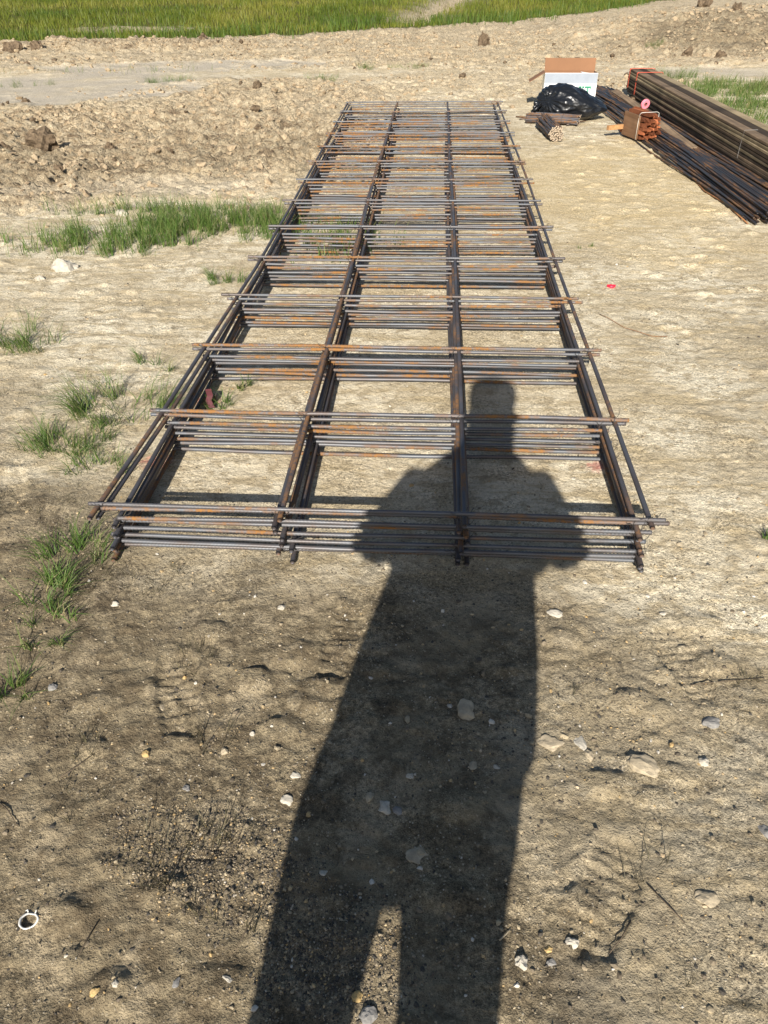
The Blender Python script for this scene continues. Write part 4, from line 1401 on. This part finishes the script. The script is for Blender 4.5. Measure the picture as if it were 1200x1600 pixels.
# ------------------------------------------------------------------ the person whose shadow falls on the ground
def remesh(name, parts, vox, mat, parent, smooth=6):
    b_ = MB()
    for pts, rad in parts:
        # pts: centres; rad: (rx, ry) or r for each; rings horizontal when rad is a pair
        V = []; n_ = 20
        pts = [Vector(p) for p in pts]
        for i_, p in enumerate(pts):
            r_ = rad[i_]
            if hasattr(r_, '__len__'):
                for k in range(n_):
                    a = 2*math.pi*k/n_
                    V.append(p+Vector((r_[0]*math.cos(a), r_[1]*math.sin(a), 0)))
            else:
                t = (pts[min(i_+1, len(pts)-1)]-pts[max(i_-1, 0)]).normalized()
                a_ = t.cross(Vector((0, 0, 1)))
                if a_.length < 0.05: a_ = t.cross(Vector((1, 0, 0)))
                a_.normalize(); c_ = a_.cross(t)
                for k in range(n_):
                    a = 2*math.pi*k/n_
                    V.append(p+(a_*math.cos(a)+c_*math.sin(a))*r_)
        Fc = []
        for i_ in range(len(pts)-1):
            for k in range(n_): Fc.append((i_*n_+k, i_*n_+(k+1) % n_, (i_+1)*n_+(k+1) % n_, (i_+1)*n_+k))
        Fc += [tuple(range(n_-1, -1, -1)), tuple((len(pts)-1)*n_+k for k in range(n_))]
        b_.add(V, Fc)
    tmp = bpy.data.objects.new('tmp', b_.mesh('tmp')); COL.objects.link(tmp)
    import bmesh
    bm = bmesh.new(); bm.from_mesh(tmp.data); bmesh.ops.recalc_face_normals(bm, faces=bm.faces); bm.to_mesh(tmp.data); bm.free()
    r = tmp.modifiers.new('r', 'REMESH'); r.mode = 'VOXEL'; r.voxel_size = vox; r.use_smooth_shade = True
    s_ = tmp.modifiers.new('s', 'SMOOTH'); s_.iterations = smooth; s_.factor = 0.5
    dg = bpy.context.evaluated_depsgraph_get()
    me = bpy.data.meshes.new_from_object(tmp.evaluated_get(dg))
    bpy.data.objects.remove(tmp)
    me.name = name
    me.polygons.foreach_set('use_smooth', [True]*len(me.polygons))
    return link(name, me, mat, parent)


M_SKIN = simple('skin', (0.50, 0.30, 0.21), 0.5, var=.08)
M_SHIRT = simple('shirt', (0.30, 0.33, 0.36), 0.9, var=.1)
M_TROUS = simple('trousers', (0.10, 0.11, 0.14), 0.9, var=.1)
M_SHOE = simple('boot_leather', (0.16, 0.09, 0.05), 0.6, var=.2)
M_HAIR = simple('shadow_hair', (0.05, 0.035, 0.025), 0.6, var=.3)
per = thing('person', 'person in loose shirt and trousers standing behind the camera, elbows out, casting the long shadow', 'person')


def head_parts():
    c = Vector((0.945, -2.055, 1.745))
    return [
        ([c+Vector((0, 0, z_)) + Vector((0, oy, 0)) for z_, oy, _ in HEADP], [r_ for _, _, r_ in HEADP]),
        ([c+Vector((0, .095, .005)), c+Vector((0, .112, -.028)), c+Vector((0, .098, -.04))], [.008, .015, .012]),     # nose
        ([c+Vector((-.088, 0, .03)), c+Vector((-.094, -.004, 0)), c+Vector((-.086, 0, -.03))], [.010, .014, .010]),   # ears
        ([c+Vector((.088, 0, .03)), c+Vector((.094, -.004, 0)), c+Vector((.086, 0, -.03))], [.010, .014, .010]),
        ([c+Vector((-.025, .092, -.065)), c+Vector((0, .098, -.064)), c+Vector((.025, .092, -.065))], [.006, .009, .006]),  # mouth
    ]


HEADP = [(-.125, .045, (.025, .030)), (-.105, .035, (.050, .058)), (-.06, .012, (.068, .083)), (0, .0, (.080, .096)), (.05, -.004, (.084, .100)), (.09, -.008, (.074, .088)), (.12, -.012, (.045, .055)), (.13, -.012, (.015, .02))]


def arm(s_):
    sh = Vector((0.92+s_*0.195, -2.03, 1.455)); el = Vector((0.92+s_*0.305, -1.985, 1.215)); wr = Vector((0.965+s_*0.085, -1.835, 1.43))
    hd = Vector((0.965+s_*0.060, -1.800, 1.475))
    P_ = [([sh, sh.lerp(el, .5), el, el.lerp(wr, .3), el.lerp(wr, .7), wr, hd], [.052, .048, .044, .042, .034, .026, .030])]
    P_.append(([wr.lerp(hd, .4), hd, hd+Vector((-s_*.006, .010, .030))], [.024, .034, .026]))
    for i_ in range(4):
        k0 = hd+Vector((s_*.004-s_*.002*i_, -.004+.008, -.025+.021*i_))
        k1 = k0+Vector((-s_*.004, .026, .010)); k2 = k1+Vector((-s_*.022, .010, .004)); k3 = k2+Vector((-s_*(.014+.003*(i_ % 3)), -.004, 0))
        P_.append(([k0, k1, k2, k3], [.010, .0092, .0086, .007]))
    t0 = hd+Vector((-s_*.008, -.016, .012)); P_.append(([t0, t0+Vector((-s_*.020, -.010, .020)), t0+Vector((-s_*.036, -.004, .034))], [.012, .0105, .008]))
    return P_


body = head_parts()+[([Vector((.93, -2.05, 1.46)), Vector((.94, -2.055, 1.56)), Vector((.945, -2.055, 1.66))], [.075, .060, .058]),
                     ([Vector((.92, -2.05, 1.10)), Vector((.92, -2.05, 1.40)), Vector((.92, -2.05, 1.47))], [(.15, .10), (.18, .11), (.10, .09)])]+arm(-1)+arm(1)
# legs of the body reach into the shoes
body += [([(.88, -2.13, 1.12), (.84, -2.25, .88)], [(.14, .10), (.15, .11)]),
         ([(.74, -2.25, .90), (.68, -2.31, .55), (.64, -2.33, .10), (.64, -2.33, .05)], [.085, .055, .04, .045]),
         ([(.92, -2.25, .90), (.935, -2.31, .55), (.95, -2.33, .10), (.95, -2.33, .05)], [.085, .055, .04, .045])]
remesh('body', body, 0.0065, M_SKIN, per, 5)
shirt = [([(.93, -2.05, 1.60), (.93, -2.045, 1.545), (.92, -2.04, 1.47), (.91, -2.03, 1.30), (.90, -2.02, 1.15), (.88, -2.08, 1.0), (.86, -2.15, .90), (.855, -2.17, .87)],
          [(.085, .085), (.15, .11), (.215, .13), (.215, .135), (.222, .14), (.245, .15), (.252, .155), (.25, .155)])]
for s_ in (-1, 1):
    sh = Vector((0.92+s_*0.20, -2.035, 1.462)); el = Vector((0.92+s_*0.295, -1.985, 1.225))
    fo = Vector((0.92+s_*0.27, -1.955, 1.26))
    shirt.append(([sh, sh.lerp(el, .5), el, fo], [.068, .073, .072, .064]))
    shirt.append(([(0.92+s_*.14, -2.03, 1.40), (0.92+s_*.20, -2.01, 1.20)], [.09, .07]))
remesh('shirt', shirt, 0.012, M_SHIRT, per, 4)
trs = [([(.865, -2.16, .97), (.83, -2.22, .88), (.81, -2.27, .79)], [(.235, .13), (.247, .135), (.243, .13)])]
trs += [([(.69, -2.27, .84), (.672, -2.32, .63), (.645, -2.335, .35), (.64, -2.34, .09)], [(.125, .12), (.090, .095), (.085, .09), (.085, .09)]),
        ([(.925, -2.27, .84), (.932, -2.32, .63), (.945, -2.335, .35), (.95, -2.34, .09)], [(.122, .12), (.088, .095), (.085, .09), (.085, .09)])]
remesh('trousers', trs, 0.012, M_TROUS, per, 4)
for fx in (.64, .95):
    remesh('boot', [([(fx, -2.35, .05), (fx, -2.25, .048), (fx, -2.15, .038), (fx, -2.09, .034)], [.048, .048, .044, .026]), ([(fx, -2.345, .03), (fx, -2.345, .14)], [.048, .052])], 0.008, M_SHOE, per, 3)
c = Vector((0.945, -2.055, 1.745))
remesh('shadow_hair', [([c+Vector((0, -.03, -.22)), c+Vector((0, -.03, -.12)), c+Vector((0, -.028, -.04)), c+Vector((0, -.022, .02)), c+Vector((0, -.018, .07))], [(.088, .06), (.092, .07), (.092, .082), (.094, .092), (.090, .098)])], 0.008, M_HAIR, per, 2)  # long boxy hair, made up to widen the shadow of head and neck
remesh('shadow_cap', [([c+Vector((0, -.014, .06)), c+Vector((0, -.014, .10)), c+Vector((0, -.010, .145)), c+Vector((0, -.010, .150))], [(.096, .104), (.102, .106), (.100, .104), (.096, .100)]),
                    ([c+Vector((0, .06, .060)), c+Vector((0, .06, .072))], [(.075, .10), (.075, .10)])], 0.007, M_TROUS, per, 1)  # cap added out of view to give the head shadow its flat top
eb = MB()
for s_ in (-1, 1):
    e = MB(); V, Fc = ICO3*0.011+np.array([c.x+s_*.031, c.y+.083, c.z+.008]), ICOF3
    link('eye', np_mesh('eye', V, None, Fc), simple('eye', (0.7, 0.68, 0.64), .3), per)
ph = MB(); ph.box((0.965, -1.768, 1.487), (.075, .15, .008), Matrix.Rotation(math.radians(52), 3, 'X'), 0.002)
ph.build('smartphone', simple('dark_phone', (0.03, 0.03, 0.035), .3), label='dark smartphone held up in both hands, taking the photograph', cat='phone')
